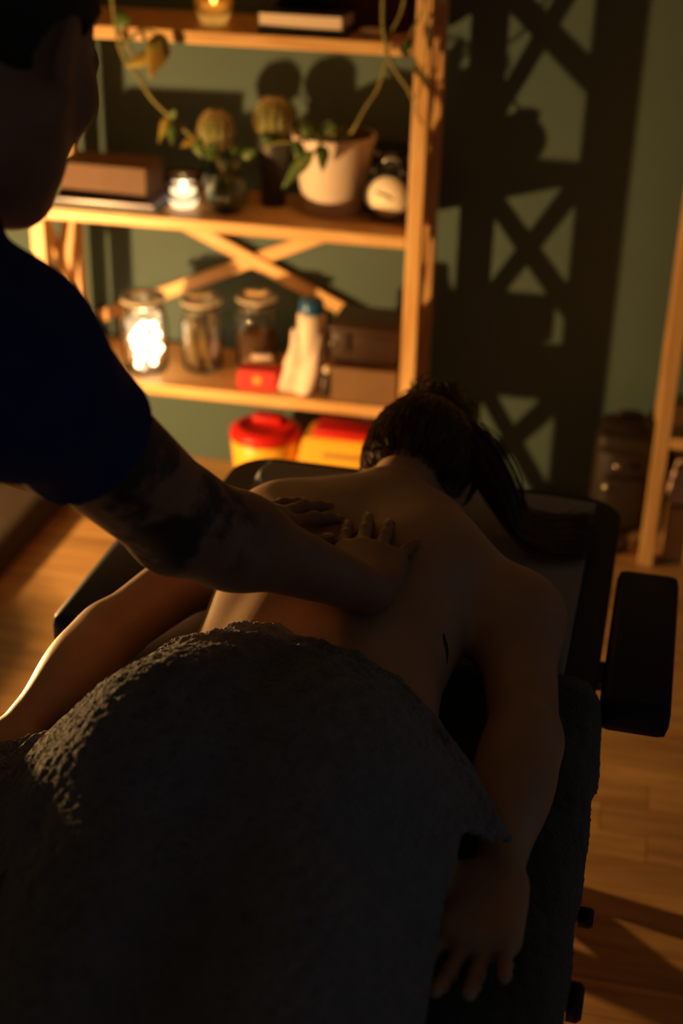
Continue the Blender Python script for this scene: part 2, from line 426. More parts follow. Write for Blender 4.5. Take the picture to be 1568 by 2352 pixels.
def head_prims(c, fwd, up, sc=1.0, fem=False):
    f = norm(fwd); u = A(up); u = norm(u - f * (u @ f)); r = np.cross(f, u); R = np.stack([r, f, u], 1); c = A(c)
    T = lambda x, y, z: c + (r * x + f * y + u * z) * sc
    E = lambda x, y, z, a, b, d, k=.02, op='u': ell(T(x, y, z), A((a, b, d)) * sc, R, k * sc, op)
    P = [E(0, -.02, .035, .076, .095, .082, .03), E(0, .025, -.02, .066, .072, .092, .03), E(0, .05, -.075, .045, .04, .045, .03)]
    for s in (-1, 1):
        P += [cap(T(s * .056, .005, -.05), T(s * .016, .075, -.098), .020 * sc, .017 * sc, .03 * sc)]
        P += [E(s * .042, .062, -.018, .022, .02, .02, .03)]
        P += [E(s * .031, .092, .012, .016, .014, .012, .012, 's')]
        P += [E(s * .031, .078, .012, .014, .014, .013, .006)]
        Re = R @ A(((math.cos(s * .35), -math.sin(s * .35), 0), (math.sin(s * .35), math.cos(s * .35), 0), (0, 0, 1)))
        P += [ell(T(s * .078, -.008, -.006), A((.008, .020, .032)) * sc, Re, .008 * sc), ell(T(s * .090, -.006, .004), A((.007, .011, .017)) * sc, Re, .005 * sc, 's')]
        P += [E(s * .076, .004, -.036, .007, .009, .010, .006)]
    P += [cap(T(-.032, .088, .032), T(.032, .088, .032), .011 * sc, None, .02 * sc)]
    P += [cap(T(0, .093, .012), T(0, .110, -.026), .0085 * sc, .011 * sc, .014 * sc), E(.011, .100, -.030, .008, .009, .007, .010), E(-.011, .100, -.030, .008, .009, .007, .010)]
    P += [E(0, .086, -.060, .022, .010, .006, .012), E(0, .085, -.070, .019, .010, .006, .012), E(0, .082, -.098, .018, .014, .014, .03)]
    return P, T, R

# ================================================================ THE ROOM
WALLY = 3.296
fl = MB().box((-.3, .6, -.054), (5.0, 5.4, .1)).done('floor', m_floor_base); tag(fl, 'warm oak laminate floor with narrow strips running along the wall', kind='structure')
wb = MB().box((-.3, WALLY + .05, 1.25), (5.0, .1, 2.7)).done('wall_back', m_wall); tag(wb, 'sage green painted wall behind the shelving', kind='structure')

rnd = random.Random(7)
plank_me = {}
y = WALLY - .036; row = 0
while y > .38:
    x = -1.75 - rnd.random() * .3
    while x < .62:
        ln = rnd.choice((.34, .46, .58))
        if ln not in plank_me:
            o = MB().box((0, 0, 0), (ln - .0014, .0706, .005)).done('plank', m_oak, fl); plank_me[ln] = o.data
        else:
            o = bpy.data.objects.new('plank', plank_me[ln]); COL.objects.link(o); o.parent = fl
        o.location = (x + ln / 2, y, -.0025 + rnd.uniform(-.0003, .0003)); x += ln
    y -= .0715

wl = MB().box((-2.85, .6, 1.25), (.1, 5.4, 2.7)).done('wall_left', m_wall); tag(wl, 'sage green side wall left of the room', kind='structure')
ce = MB().box((-.3, .6, 2.65), (5.0, 5.4, .1)).done('ceiling', m_ceil); tag(ce, 'plain dim ceiling', kind='structure')

# ================================================================ SHELVING UNITS
YF, YB = 2.986, 3.266
def shelving_unit(x0, x1, label, rear):
    root = empty('shelving_unit', ((x0 + x1) / 2, (YF + YB) / 2, 0)); tag(root, label, 'shelf', 'pine shelving units along the wall')
    cx, cy = root.location.x, root.location.y
    def P(x, y, z): return (x - cx, y - cy, z)
    for px in (x0 + .0165, x1 - .0165):
        for py in (YF + .022, YB - .062):
            MB().box((0, 0, .895), (.033, .044, 1.79), bev=.002).done('post', m_pine_z, root, loc=P(px, py, 0))
    for zt in SHELF_Z[::1] if rear else (.328, .733, 1.137, 1.54):
        th = .027
        MB().box((0, 0, 0), (x1 - x0 - .068, YB - YF - .002, th), bev=.003).done('shelf_board', m_pine_x, root, loc=P((x0 + x1) / 2, (YF + YB) / 2, zt - th / 2))
    # crossed slats in the side frames, one cross under every board
    for px in (x0 + .0165, x1 - .0165):
        for za, zb in ((.045, .325), (.455, .735), (.865, 1.145), (1.265, 1.535)):
            ya, yb = YF + .036, YB - .076; L = math.hypot(yb - ya, zb - za); an = math.atan2(zb - za, yb - ya)
            for s, dx in ((1, .005), (-1, -.005)):
                r = Matrix.Rotation(s * an, 3, 'X')
                o = MB().box((0, 0, 0), (.009, L, .032), bev=.002).done('side_slat', m_pine_y, root, loc=P(px + dx, (ya + yb) / 2, (za + zb) / 2))
                o.rotation_euler = (s * an, 0, 0)
    if rear:
        za, zb = .37, .75; xa, xb = x0 + .03, x1 - .03; L = math.hypot(xb - xa, zb - za); an = math.atan2(zb - za, xb - xa)
        for s, dy in ((1, -.006), (-1, .006)):
            o = MB().box((0, 0, 0), (L, .011, .032), bev=.002).done('rear_slat', m_pine_x, root, loc=P((xa + xb) / 2, YB + .008 + dy * .9, .56))
            o.rotation_euler = (0, s * an, 0)
    return root
SHELF_Z = (.328, .733, 1.137, 1.54)
shelving_unit(-1.354, -.447, 'pine shelving unit carrying the candles, potted plants and jars, behind the massage table', True)
shelving_unit(.100, 1.007, 'pine shelving unit at the right edge, only its left front post in view', False)

# ================================================================ LIGHT: the small lamp on the floor at the left
lr = empty('floor_lamp', (LAMP[0], LAMP[1], 0)); tag(lr, 'small slim floor lamp with a bare warm bulb left of the shelving', 'lamp')
MB().lathe([(.001, 0), (.07, 0), (.07, .008), (.02, .016), (.001, .016)], n=24).done('base', m_darkmetal, lr, True)
MB().lathe([(.001, .014), (.005, .014), (.005, .36), (.001, .36)], n=12).done('pole', m_darkmetal, lr, True)
MB().lathe([(.001, .352), (.010, .352), (.012, .384), (.001, .386)], n=16).done('socket', m_darkmetal, lr, True)
MB().lathe([(.001, .340), (.050, .342), (.075, .361), (.075, .364), (.049, .346), (.001, .344)], n=40).done('light_block_dish', m_black, lr, True)  # unseen black dish, added to hold the bulb's light off the nearby floor
MB().ball((0, 0, LAMP[2]), .014, 12, (1, 1, 1.75)).done('bulb', m_bulb, lr, True)

# ================================================================ THINGS ON THE SHELVES
Z0, Z1, Z2, Z3 = .0, .328, .733, 1.137
# --- tea light in a clear glass (middle board)
def tea_light(loc, label, R=.044, H=.078, gm=None, rib=0, wax=None, name='tea_light_holder', cat='candle'):
    t = empty(name, loc); tag(t, label, cat)
    MB().lathe([(.001, 0), (R * .62, 0), (R * .80, H * .25), (R, H * .8), (R * .97, H), (R * .93, H), (R * .95, H * .8), (R * .74, H * .27), (.001, .012)], n=36, ribs=rib, ramp=.03 if rib else 0).done('glass_cup', gm or m_glass, t, True)
    MB().lathe([(.001, .0125), (R * .60, .0125), (R * .72, .034), (R * .70, .036), (.001, .035)], n=24).done('wax', wax or m_wax, t, True)
    MB().lathe([(.001, .037), (.0045, .042), (.0062, .049), (.004, .058), (.001, .068)], n=12).done('flame', m_flame, t, True)
    return t
tea_light((-1.016, 3.085, Z2), 'burning tea light in a clear glass cup on the middle board')
tea_light((-.941, 3.10, Z3), 'burning candle in an amber ribbed glass cup on the top board', R=.045, H=.082, gm=m_amberglass, rib=16, wax=m_wax2)

# --- brown box behind glossy magazines, left end of the middle board
t = empty('brown_box', (-1.190, 3.090, Z2 + .0216)); t.rotation_euler.z = math.radians(-2); tag(t, 'plain brown box lying on the glossy magazines at the left end of the middle board', 'box')
MB().box((0, 0, .034), (.215, .12, .068), bev=.002).done('body', m_brown_shaded, t); MB().box((0, 0, .069), (.218, .123, .008), bev=.002).done('lid', m_brown_shaded, t)
for i, (dz, m_, lab, d, rz) in enumerate(((0, m_darkcover, 'dark glossy magazine at the very bottom of the pile under the brown box', (.255, .170, .012), .01),
                                       (.0122, m_lilac, 'lilac and blue glossy magazine between the dark one and the brown box', (.245, .165, .009), -.01))):
    t = empty('magazine', (-1.180, 3.080, Z2 + dz)); t.rotation_euler.z = rz
    tag(t, lab, 'magazine', 'magazines on the middle board')
    MB().box((0, 0, d[2] / 2), (d[0] - .004, d[1] - .004, d[2] * .8)).done('pages', m_lilac if i else m_darkcover, t)
    MB().box((0, 0, d[2] * .93), (d[0], d[1], d[2] * .12), bev=.0003).done('cover', m_, t)
    MB().box((0, 0, d[2] * .06), (d[0], d[1], d[2] * .12), bev=.0003).done('back_cover', m_, t)

# --- globe cacti
def cactus(loc, R, potm, label, pot_r, pot_h, zc, ribs=14, glass=False):
    t = empty('globe_cactus', loc); tag(t, label, 'cactus')
    if glass:
        MB().lathe([(.001, 0), (pot_r * .7, 0), (pot_r, pot_h * .35), (pot_r * .86, pot_h * .8), (pot_r * .5, pot_h), (pot_r * .45, pot_h), (pot_r * .8, pot_h * .78), (pot_r * .93, pot_h * .36), (pot_r * .62, .006), (.001, .006)], n=48, ribs=16, ramp=.05).done('glass_vase', potm, t, True)
    else:
        MB().lathe([(.001, 0), (pot_r * .75, 0), (pot_r, pot_h * .96), (pot_r, pot_h), (pot_r * .9, pot_h), (pot_r * .86, pot_h * .88), (.001, pot_h * .88)], n=32).done('pot', potm, t, True)
        MB().lathe([(pot_r * .84, pot_h * .885), (.001, pot_h * .90)], n=24).done('soil', m_soil, t, True)
    bm = MB(); n = ribs * 6; prof = []
    for i in range(15):
        a = -math.pi / 2 + math.pi * i / 14; prof.append((max(.001, R * math.cos(a)), zc + R * 1.12 * math.sin(a)))
    bm.lathe(prof, n=n, ribs=ribs, ramp=.09).done('cactus_body', m_cactus, t, True)
    sp = MB()
    for k in range(ribs):
        a = 2 * math.pi * k / ribs
        for j in range(2, 13):
            b = -math.pi / 2 + math.pi * j / 14; c = Vector((R * 1.08 * math.cos(b) * math.cos(a), R * 1.08 * math.cos(b) * math.sin(a), zc + R * 1.2 * math.sin(b)))
            nrm = (c - Vector((0, 0, zc))).normalized()
            for q in range(3):
                dr = (nrm + Vector((rnd.uniform(-.8, .8), rnd.uniform(-.8, .8), rnd.uniform(-.8, .8)))).normalized()
                sp.tube([c, c + dr * .005], .0006, 3)
    s = sp.done('spines', m_spine, t); s['kind'] = 'stuff'
    return t
cactus((-.951, 3.135, Z2), .036, m_ribglass, 'globe cactus growing out of a tall smoky glass vase next to the tea light', .036, .135, .168, glass=True)
cactus((-.824, 3.165, Z2), .040, m_darkcover, 'spiny globe cactus in a plain dark pot left of the white pot', .038, .155, .195)
# --- ribbed glass vase with a sprig (front)
t = empty('ribbed_vase', (-.908, 3.075, Z2)); tag(t, 'squat ribbed smoky glass vase with leaves, right of the tea light', 'vase')
MB().lathe([(.001, 0), (.030, 0), (.044, .022), (.046, .045), (.036, .078), (.024, .090), (.021, .090), (.033, .076), (.043, .045), (.041, .023), (.028, .005), (.001, .005)], n=60, ribs=15, ramp=.06).done('vase', m_ribglass, t, True)

def leaf_mb(mb, base, tip, wid, droop=.15, nrm=(0, -1, .3), heart=True):
    b, e = Vector(base), Vector(tip); d = e - b; n_ = Vector(nrm).normalized(); s = d.cross(n_).normalized()
    if s.length < .1: s = Vector((1, 0, 0))
    n_ = s.cross(d).normalized(); prof = ((0, .02), (.08, .55), (.22, .95), (.38, 1.0), (.55, .85), (.72, .58), (.88, .25), (1, .02)) if heart else ((0, .02), (.2, .5), (.45, .9), (.7, .7), (1, .02))
    L_, M_, R_ = [], [], []
    for t_, w_ in prof:
        c = b + d * t_ - Vector((0, 0, 1)) * droop * d.length * t_ * t_
        M_.append(mb.bm.verts.new(c)); L_.append(mb.bm.verts.new(c + s * wid * w_ / 2 + n_ * wid * w_ * .12)); R_.append(mb.bm.verts.new(c - s * wid * w_ / 2 + n_ * wid * w_ * .12))
    for i in range(len(prof) - 1):
        mb.bm.faces.new((L_[i], L_[i + 1], M_[i + 1], M_[i])); mb.bm.faces.new((M_[i], M_[i + 1], R_[i + 1], R_[i]))
def leaf(parent, base, tip, wid, m=None, **k):
    mb = MB(); leaf_mb(mb, base, tip, wid, **k); o = mb.done('leaf', m or m_leaf, parent, True)
    so = o.modifiers.new('t', 'SOLIDIFY'); so.thickness = .0008; return o
for a in (0, 1.4, 2.6, 4.1): 
    MB().tube([(0, 0, .01), (.01 * math.cos(a), .01 * math.sin(a), .09), (.035 * math.cos(a), .03 * math.sin(a), .125)], .0014, 6).done('stem', m_stem, t, True)
    leaf(t, (.035 * math.cos(a), .03 * math.sin(a), .125), (.07 * math.cos(a), .055 * math.sin(a), .15), .024)

# --- white tapered pot with a trailing pothos (middle board)
PX, PY = -.680, 3.150
t = empty('potted_pothos', (PX, PY, Z2)); tag(t, 'large cream tapered pot with a trailing pothos on the middle board', 'potted plant')
MB().lathe([(.001, 0), (.062, 0), (.066, .003), (.094, .170), (.095, .176), (.088, .176), (.084, .150), (.001, .150)], n=48).done('pot', m_white, t, True)
MB().lathe([(.083, .151), (.04, .160), (.001, .163)], n=32).done('soil', m_soil, t, True)
MB().lathe([(.0845, .152), (.0872, .1775), (.0865, .1775), (.0835, .152)], n=40).done('inner_pot', m_leather, t, True)
def loc(p): return (p[0] - PX, p[1] - PY, p[2] - Z2)
for pts in ([(-.69, 3.085, .89), (-.70, 3.05, .925), (-.726, 3.0, .920), (-.775, 2.99, .914), (-.80, 2.99, .895)],
            [(-.68, 3.09, .89), (-.66, 3.06, .93), (-.672, 3.02, .925), (-.690, 2.985, .90), (-.72, 2.98, .872)],
            [(-.66, 3.09, .89), (-.63, 3.06, .93), (-.612, 3.02, .945), (-.585, 3.01, .995), (-.558, 3.01, 1.04), (-.540, 3.0, 1.10)]):
    MB().tube(catmull([loc(p) for p in pts]), .0032, 8).done('stem', m_stem, t, True)
for b, e, wd in (((-.69, 2.985, .905), (-.755, 2.972, .835), .032), ((-.672, 3.0, .915), (-.668, 2.98, .868), .028), ((-.735, 3.0, .92), (-.70, 2.98, .875), .026),
                 ((-.70, 3.08, .90), (-.735, 3.06, .96), .045), ((-.68, 3.08, .90), (-.665, 3.06, .975), .040), ((-.67, 3.10, .90), (-.63, 3.12, .94), .045), ((-.775, 3.0, .912), (-.812, 2.99, .94), .030), ((-.71, 3.10, .90), (-.75, 3.13, .95), .045)):
    leaf(t, loc(b), loc(e), wd, nrm=(.2, -1, .4))

# --- round alarm clock
t = empty('alarm_clock', (-.538, 3.095, Z2)); tag(t, 'round black twin bell alarm clock with a cream dial beside the right post', 'clock')
t.rotation_euler = (0, 0, math.radians(-6))
RX = Matrix.Rotation(math.radians(90), 3, 'X')
MB().lathe([(.001, -.022), (.047, -.022), (.052, -.012), (.052, .016), (.049, .022), (.045, .018), (.001, .018)], c=(0, 0, .062), n=48, rot=RX).done('case', m_black, t, True)
dial = MB().lathe([(.001, .0185), (.0445, .0185), (.0445, .0195), (.001, .0197)], c=(0, 0, .062), n=48, rot=RX).done('dial', m_dial, t, True)
MB().box((-.012, -.0205, .066), (.030, .0012, .0058), Matrix.Rotation(math.radians(15), 3, 'Y')).done('hour_hand', m_black, dial)
MB().box((-.006, -.0212, .063), (.038, .0010, .0036), Matrix.Rotation(math.radians(18), 3, 'Y')).done('minute_hand', m_black, dial)
for k in range(12):
    a = k * math.pi / 6
    MB().box((.040 * math.sin(a), -.0203, .062 + .040 * math.cos(a)), (.0012, .0006, .004), Matrix.Rotation(a, 3, 'Y')).done('hour_mark', m_brown, dial)
for s in (-1, 1):
    MB().lathe([(.001, 0), (.019, 0), (.017, .010), (.001, .015)], c=(s * .030, 0, .112), n=20, rot=Matrix.Rotation(s * .5, 3, 'Y')).done('bell', m_black, t, True)
    MB().tube([(s * .030, 0, .020), (s * .042, 0, .0)], .004, 8).done('foot', m_black, t, True)
MB().tube([(-.022, 0, .126), (-.012, 0, .142), (.012, 0, .142), (.022, 0, .126)], .0022, 8).done('handle', m_metal, t, True)

# --- dark things behind the clock
t = empty('storage_box', (-.545, 3.200, Z2)); tag(t, 'dark box with a rounded lid standing behind the alarm clock', 'box')
MB().box((0, 0, .065), (.12, .10, .13), bev=.006).done('body', m_black, t); MB().box((0, 0, .137), (.125, .106, .014), bev=.004).done('lid', m_black, t); MB().ball((-.035, -.052, .137), .006, 10).done('clasp', m_metal, t, True)

# --- top board
t = empty('hardback_book', (-.724, 3.075, Z3)); tag(t, 'thick hardback with charcoal covers at the bottom of the pair on the top board', 'book')
MB().box((0, 0, .0015), (.190, .15, .003), bev=.0005).done('back_cover', m_darkcover, t); MB().box((0, .002, .0075), (.184, .145, .009)).done('pages', m_darkcover, t); MB().box((0, 0, .0137), (.190, .15, .003), bev=.0005).done('cover', m_darkcover, t)
t = empty('paperback_book', (-.724, 3.072, Z3 + .0155)); t.rotation_euler.z = -.02; tag(t, 'pale paged paperback lying on the charcoal hardback', 'book')
MB().box((0, 0, .013), (.176, .14, .024)).done('pages', m_paper, t); MB().box((0, 0, .0262), (.180, .144, .0022), bev=.0004).done('cover', m_darkcover, t)
t = empty('binoculars_case', (-.735, 3.11, Z3 + .0430)); tag(t, 'dark rounded case resting on the paperback on the top board', 'case')
MB().box((0, 0, .035), (.13, .08, .07), bev=.018).done('body', m_black, t, True); MB().ball((-.03, -.041, .03), .009, 12, (1, .4, 1)).done('button', m_leather, t, True)
t = empty('dish', (-.580, 3.035, Z3)); tag(t, 'small cream dish by the right end of the top board', 'dish')
MB().lathe([(.001, 0), (.014, 0), (.025, .014), (.024, .016), (.014, .005), (.001, .004)], n=32).done('bowl', m_dial, t, True)
MB().lathe([(.001, .0045), (.013, .006), (.017, .010), (.001, .011)], n=20).done('soap', m_wax if False else m_cloth, t, True)
t = empty('gift_box', (-.600, 3.17, Z3)); tag(t, 'dark maroon box standing behind the small dish on the top board', 'box')
MB().box((0, 0, .06), (.15, .12, .12), bev=.002).done('body', m_darkred, t); MB().box((0, 0, .125), (.156, .126, .02), bev=.002).done('lid', m_darkred, t)

# --- upper board: pots whose vines hang down into view
def hanging_pot(loc_, label, R=.075, H=.13):
    t = empty('hanging_vine_pot', loc_); tag(t, label, 'potted plant')
    MB().lathe([(.001, 0), (R * .72, 0), (R, H), (R * .93, H), (R * .9, H * .86), (.001, H * .86)], n=36).done('pot', m_darkcover, t, True)
    MB().lathe([(R * .89, H * .865), (.001, H * .93)], n=24).done('soil', m_soil, t, True)
    return t
def vine(t, pts, r=.0032, k=6):
    o = Vector(t.location); MB().tube(catmull([Vector(p) - o for p in pts], k), r, 8).done('stem', m_stem, t, True)
def vleaf(t, b, e, wd, m=None, **k):
    o = Vector(t.location); return leaf(t, Vector(b) - o, Vector(e) - o, wd, m, **k)
t = hanging_pot((-.56, 3.07, 1.54), 'dark pot on the upper board with long vines hanging beside the right post')
vine(t, [(-.56, 3.05, 1.66), (-.555, 2.985, 1.69), (-.550, 2.965, 1.62), (-.548, 2.965, 1.42), (-.546, 2.968, 1.22), (-.544, 2.968, 1.17), (-.538, 2.968, 1.141), (-.531, 2.968, 1.111), (-.509, 2.966, 1.078), (-.485, 2.964, 1.049), (-.476, 2.962, 1.03)], .0042)
vine(t, [(-.54, 3.05, 1.66), (-.50, 2.985, 1.69), (-.485, 2.968, 1.60), (-.478, 2.966, 1.40), (-.463, 2.964, 1.22), (-.487, 2.966, 1.155), (-.470, 2.964, 1.10), (-.445, 2.966, 1.07)], .0024)
vine(t, [(-.55, 3.05, 1.66), (-.52, 2.99, 1.68), (-.50, 2.972, 1.60), (-.495, 2.975, 1.40), (-.505, 2.976, 1.22), (-.53, 2.976, 1.155), (-.540, 2.975, 1.115)], .0032)
vine(t, [(-.54, 3.04, 1.66), (-.47, 2.975, 1.62), (-.455, 2.965, 1.3), (-.452, 2.962, 1.12), (-.468, 2.962, 1.02), (-.452, 2.962, .98)], .0022)
for b, e, wd in (((-.485, 2.962, 1.15), (-.50, 2.95, 1.12), .018), ((-.550, 2.965, 1.42), (-.60, 2.95, 1.36), .06), ((-.478, 2.96, 1.36), (-.42, 2.94, 1.30), .07), ((-.50, 2.97, 1.5), (-.46, 2.93, 1.43), .07), ((-.455, 2.962, 1.27), (-.405, 2.95, 1.235), .05), ((-.546, 2.965, 1.30), (-.50, 2.95, 1.26), .05), ((-.53, 3.0, 1.68), (-.46, 2.96, 1.72), .08), ((-.57, 3.02, 1.68), (-.62, 2.95, 1.70), .08), ((-.54, 3.1, 1.67), (-.49, 3.14, 1.74), .08), ((-.454, 2.962, 1.42), (-.40, 2.95, 1.38), .06), ((-.56, 3.06, 1.67), (-.57, 3.02, 1.76), .08)):
    vleaf(t, b, e, wd, nrm=(.3, -1, .3))
t = hanging_pot((-1.17, 3.07, 1.54), 'dark pot on the upper board, its vine drooping past the left end')
vine(t, [(-1.17, 3.05, 1.66), (-1.15, 2.985, 1.68), (-1.135, 2.968, 1.50), (-1.128, 2.968, 1.28), (-1.115, 2.968, 1.131), (-1.102, 2.97, 1.078), (-1.069, 2.97, 1.035), (-1.042, 2.968, .996), (-.999, 2.966, .958), (-.956, 2.966, .924), (-.941, 2.966, .915)], .0046)
vine(t, [(-1.101, 2.968, 1.092), (-1.082, 2.955, 1.118), (-1.055, 2.95, 1.136), (-1.03, 2.955, 1.135), (-1.015, 2.96, 1.118)], .0026)
vine(t, [(-1.118, 2.968, 1.15), (-1.09, 2.955, 1.11), (-1.075, 2.96, 1.08), (-1.062, 2.96, 1.06)], .0034)
vleaf(t, (-1.013, 2.958, 1.125), (-1.032, 2.93, 1.055), .052, m_leafy, nrm=(.5, -1, .1)); vleaf(t, (-1.030, 2.955, 1.085), (-1.092, 2.94, 1.072), .030, m_leafy, nrm=(0, -1, .2))
vleaf(t, (-1.000, 2.964, .955), (-.990, 2.94, .912), .026); vleaf(t, (-1.000, 2.964, .955), (-.985, 2.95, .985), .018); vleaf(t, (-1.005, 2.964, .962), (-1.022, 2.945, .915), .020, m_leafy)
vleaf(t, (-.945, 2.966, .918), (-.975, 2.95, .905), .02, m_leafy); vleaf(t, (-.945, 2.966, .918), (-.925, 2.95, .885), .03)
vleaf(t, (-1.118, 2.968, 1.155), (-1.075, 2.95, 1.16), .04); vleaf(t, (-1.13, 2.968, 1.35), (-1.19, 2.94, 1.30), .06); vleaf(t, (-1.13, 2.968, 1.5), (-1.08, 2.94, 1.45), .07)
for dx_, dy_ in ((-.05, .0), (.05, .02), (0, -.05), (.02, .06)):
    vleaf(t, (-1.17 + dx_ * .3, 3.07 + dy_ * .3, 1.66), (-1.17 + dx_ * 1.7, 3.07 + dy_ * 1.7, 1.73), .08)

# --- bottom board: clip-lid jars
def clip_jar(loc_, label, R=.050, H=.165, fill=None, lid_open=False):
    t = empty('clip_lid_jar', loc_); tag(t, label, 'jar', None)
    MB().lathe([(.001, 0), (R * .9, 0), (R, .012), (R, H * .72), (R * .86, H * .86), (R * .78, H * .9), (R * .80, H), (R * .74, H), (R * .72, H * .9), (R * .80, H * .85), (R * .93, H * .71), (R * .93, .014), (R * .8, .007), (.001, .007)], n=48).done('jar_body', m_glass, t, True)
    MB().lathe([(.001, H + .004), (R * .90, H + .004), (R * .96, H + .008), (R * .92, H + .014), (R * .60, H + .018), (R * .52, H + .024), (.001, H + .027)], n=40).done('glass_lid', m_glass, t, True)
    MB().tube([(R * .84 * math.cos(a), R * .84 * math.sin(a), H * .91) for a in np.linspace(0, 2 * math.pi, 28)[:-1]], .0016, 6, closed=True).done('wire_collar', m_metal, t, True)
    MB().tube([(R * .93 * math.cos(a), R * .93 * math.sin(a), H + .004) for a in np.linspace(0, 2 * math.pi, 28)[:-1]], .0022, 6, closed=True).done('gasket', m_dial, t, True)
    MB().tube([(-.012, -R * .85, H * .91), (-.010, -R * 1.02, H * .78), (.010, -R * 1.02, H * .78), (.012, -R * .85, H * .91), (.008, -R * .9, H + .014), (-.008, -R * .9, H + .014), (-.012, -R * .85, H * .91)], .0015, 6).done('clasp', m_metal, t, True)
    return t
t = clip_jar((-1.118, 3.07, Z1), 'glowing clip lid jar full of lit fairy lights, left on the bottom board', .056, .175)
rr = random.Random(3); pts = []  # bundle of little lights
for k in range(26):
    a = k * 2.1; pts.append((.040 * math.cos(a) * rr.uniform(.35, 1), .040 * math.sin(a) * rr.uniform(.35, 1), .020 + .095 * k / 26 + rr.uniform(-.008, .008)))
MB().tube(catmull(pts, 4), .001, 5).done('light_wire', m_metal, t, True)
for p in pts: MB().ball(p, .0085, 8).done('fairy_light', m_glow, t, True)
t = clip_jar((-.990, 3.12, Z1), 'clip lid jar holding pale dry sticks, second from the left on the bottom board', .050, .165)
for (a, b, r_) in (((-.025, -.02, .010), (-.018, -.01, .125), .010), ((-.005, -.028, .010), (-.028, .0, .128), .008), ((.025, -.018, .010), (-.008, .002, .122), .009), ((.01, .02, .01), (.02, .015, .13), .007)):
    MB().tube([a, b], r_, 10).done('stick', m_stick, t, True)
t = clip_jar((-.866, 3.165, Z1), 'clip lid jar with dark dried herbs, behind the small red box', .050, .170)
MB().lathe([(.001, .008), (.038, .009), (.045, .018), (.045, .085), (.03, .092), (.001, .094)], n=28).done('dried_herbs', m_filler, t, True)

# --- red box, wrapped bottle, brown folder, leather case
t = empty('red_box', (-.826, 3.045, Z1)); tag(t, 'small bright red box with an orange print, in front of the jar of herbs', 'box')
MB().box((0, 0, .022), (.094, .050, .044), bev=.002).done('body', m_redcard, t)
MB().lathe([(.001, 0), (.011, 0), (.001, .0006)], c=(.0, -.0252, .022), n=20, rot=RX).done('round_print', m_orangeprint, t)
t = empty('tissue_packet', (-.835, 3.10, Z1)); tag(t, 'crumpled reddish paper packet behind the small red box', 'packet')
MB().box((0, 0, .024), (.09, .04, .048), bev=.010).done('body', m_brown, t, True); MB().box((0, -.002, .052), (.05, .02, .012), Matrix.Rotation(.3, 3, 'Z'), bev=.004).done('tissue', m_cloth, t, True)
t = empty('spray_bottle', (-.705, 3.06, Z1)); tag(t, 'white bottle with a blue cap, draped in a white cloth, on the bottom board', 'bottle')
MB().lathe([(.001, 0), (.036, 0), (.038, .006), (.038, .105), (.036, .125), (.034, .140), (.033, .183), (.028, .190), (.001, .190)], n=36).done('bottle_body', m_white, t, True)
MB().lathe([(.001, .188), (.028, .188), (.029, .192), (.028, .216), (.024, .221), (.001, .221)], n=32, ribs=16, ramp=.02).done('cap', m_blue, t, True)
mb = MB(); rows = []
for j in range(14):
    v = j / 13; z = .138 - .134 * v; ring = []
    for i in range(28):
        u = i / 27; a = math.radians(150 + 190 * u); R = .039 + .026 * v ** .8 + (.006 + .007 * v) * math.sin(u * 17 + v * 2.5) + .005 * math.sin(u * 7 - v * 6)
        ring.append(mb.bm.verts.new((R * math.cos(a) - .012 * v, R * .75 * math.sin(a), z + .006 * math.sin(u * 9))))
    rows.append(ring)
for a, b in zip(rows, rows[1:]):
    for i in range(27): mb.bm.faces.new((a[i], a[i + 1], b[i + 1], b[i]))
o = mb.done('draped_cloth', m_cloth, t, True); so = o.modifiers.new('t', 'SOLIDIFY'); so.thickness = .003
t = empty('glass_dropper', (-.662, 3.035, Z1)); tag(t, 'little amber bottle with a pale round stopper, right of the draped bottle', 'bottle')
MB().lathe([(.001, 0), (.013, 0), (.014, .003), (.014, .036), (.007, .046), (.007, .054), (.001, .054)], n=24).done('bottle_body', m_leather, t, True); MB().ball((0, 0, .062), .011, 14).done('stopper', m_dial, t, True)
t = empty('cardboard_carton', (-.567, 3.095, Z1)); tag(t, 'plain brown carton at the right end of the bottom board, under the leather case', 'box')
MB().box((0, 0, .039), (.154, .185, .078), bev=.002).done('body', m_brown, t); MB().box((0, 0, .080), (.157, .188, .006), bev=.001).done('lid', m_brown, t)
t = empty('leather_case', (-.572, 3.105, Z1 + .0832)); tag(t, 'dark brown leather case with a flap, lying on the brown carton', 'case')
MB().box((0, 0, .042), (.166, .15, .084), bev=.012).done('body', m_leather, t, True); MB().box((0, -.004, .082), (.170, .156, .022), bev=.008).done('flap', m_leather, t, True)
MB().box((-.045, -.079, .055), (.018, .004, .05), bev=.001).done('strap', m_leather, t); MB().ball((-.076, -.077, .045), .006, 10).done('buckle', m_metal, t, True)

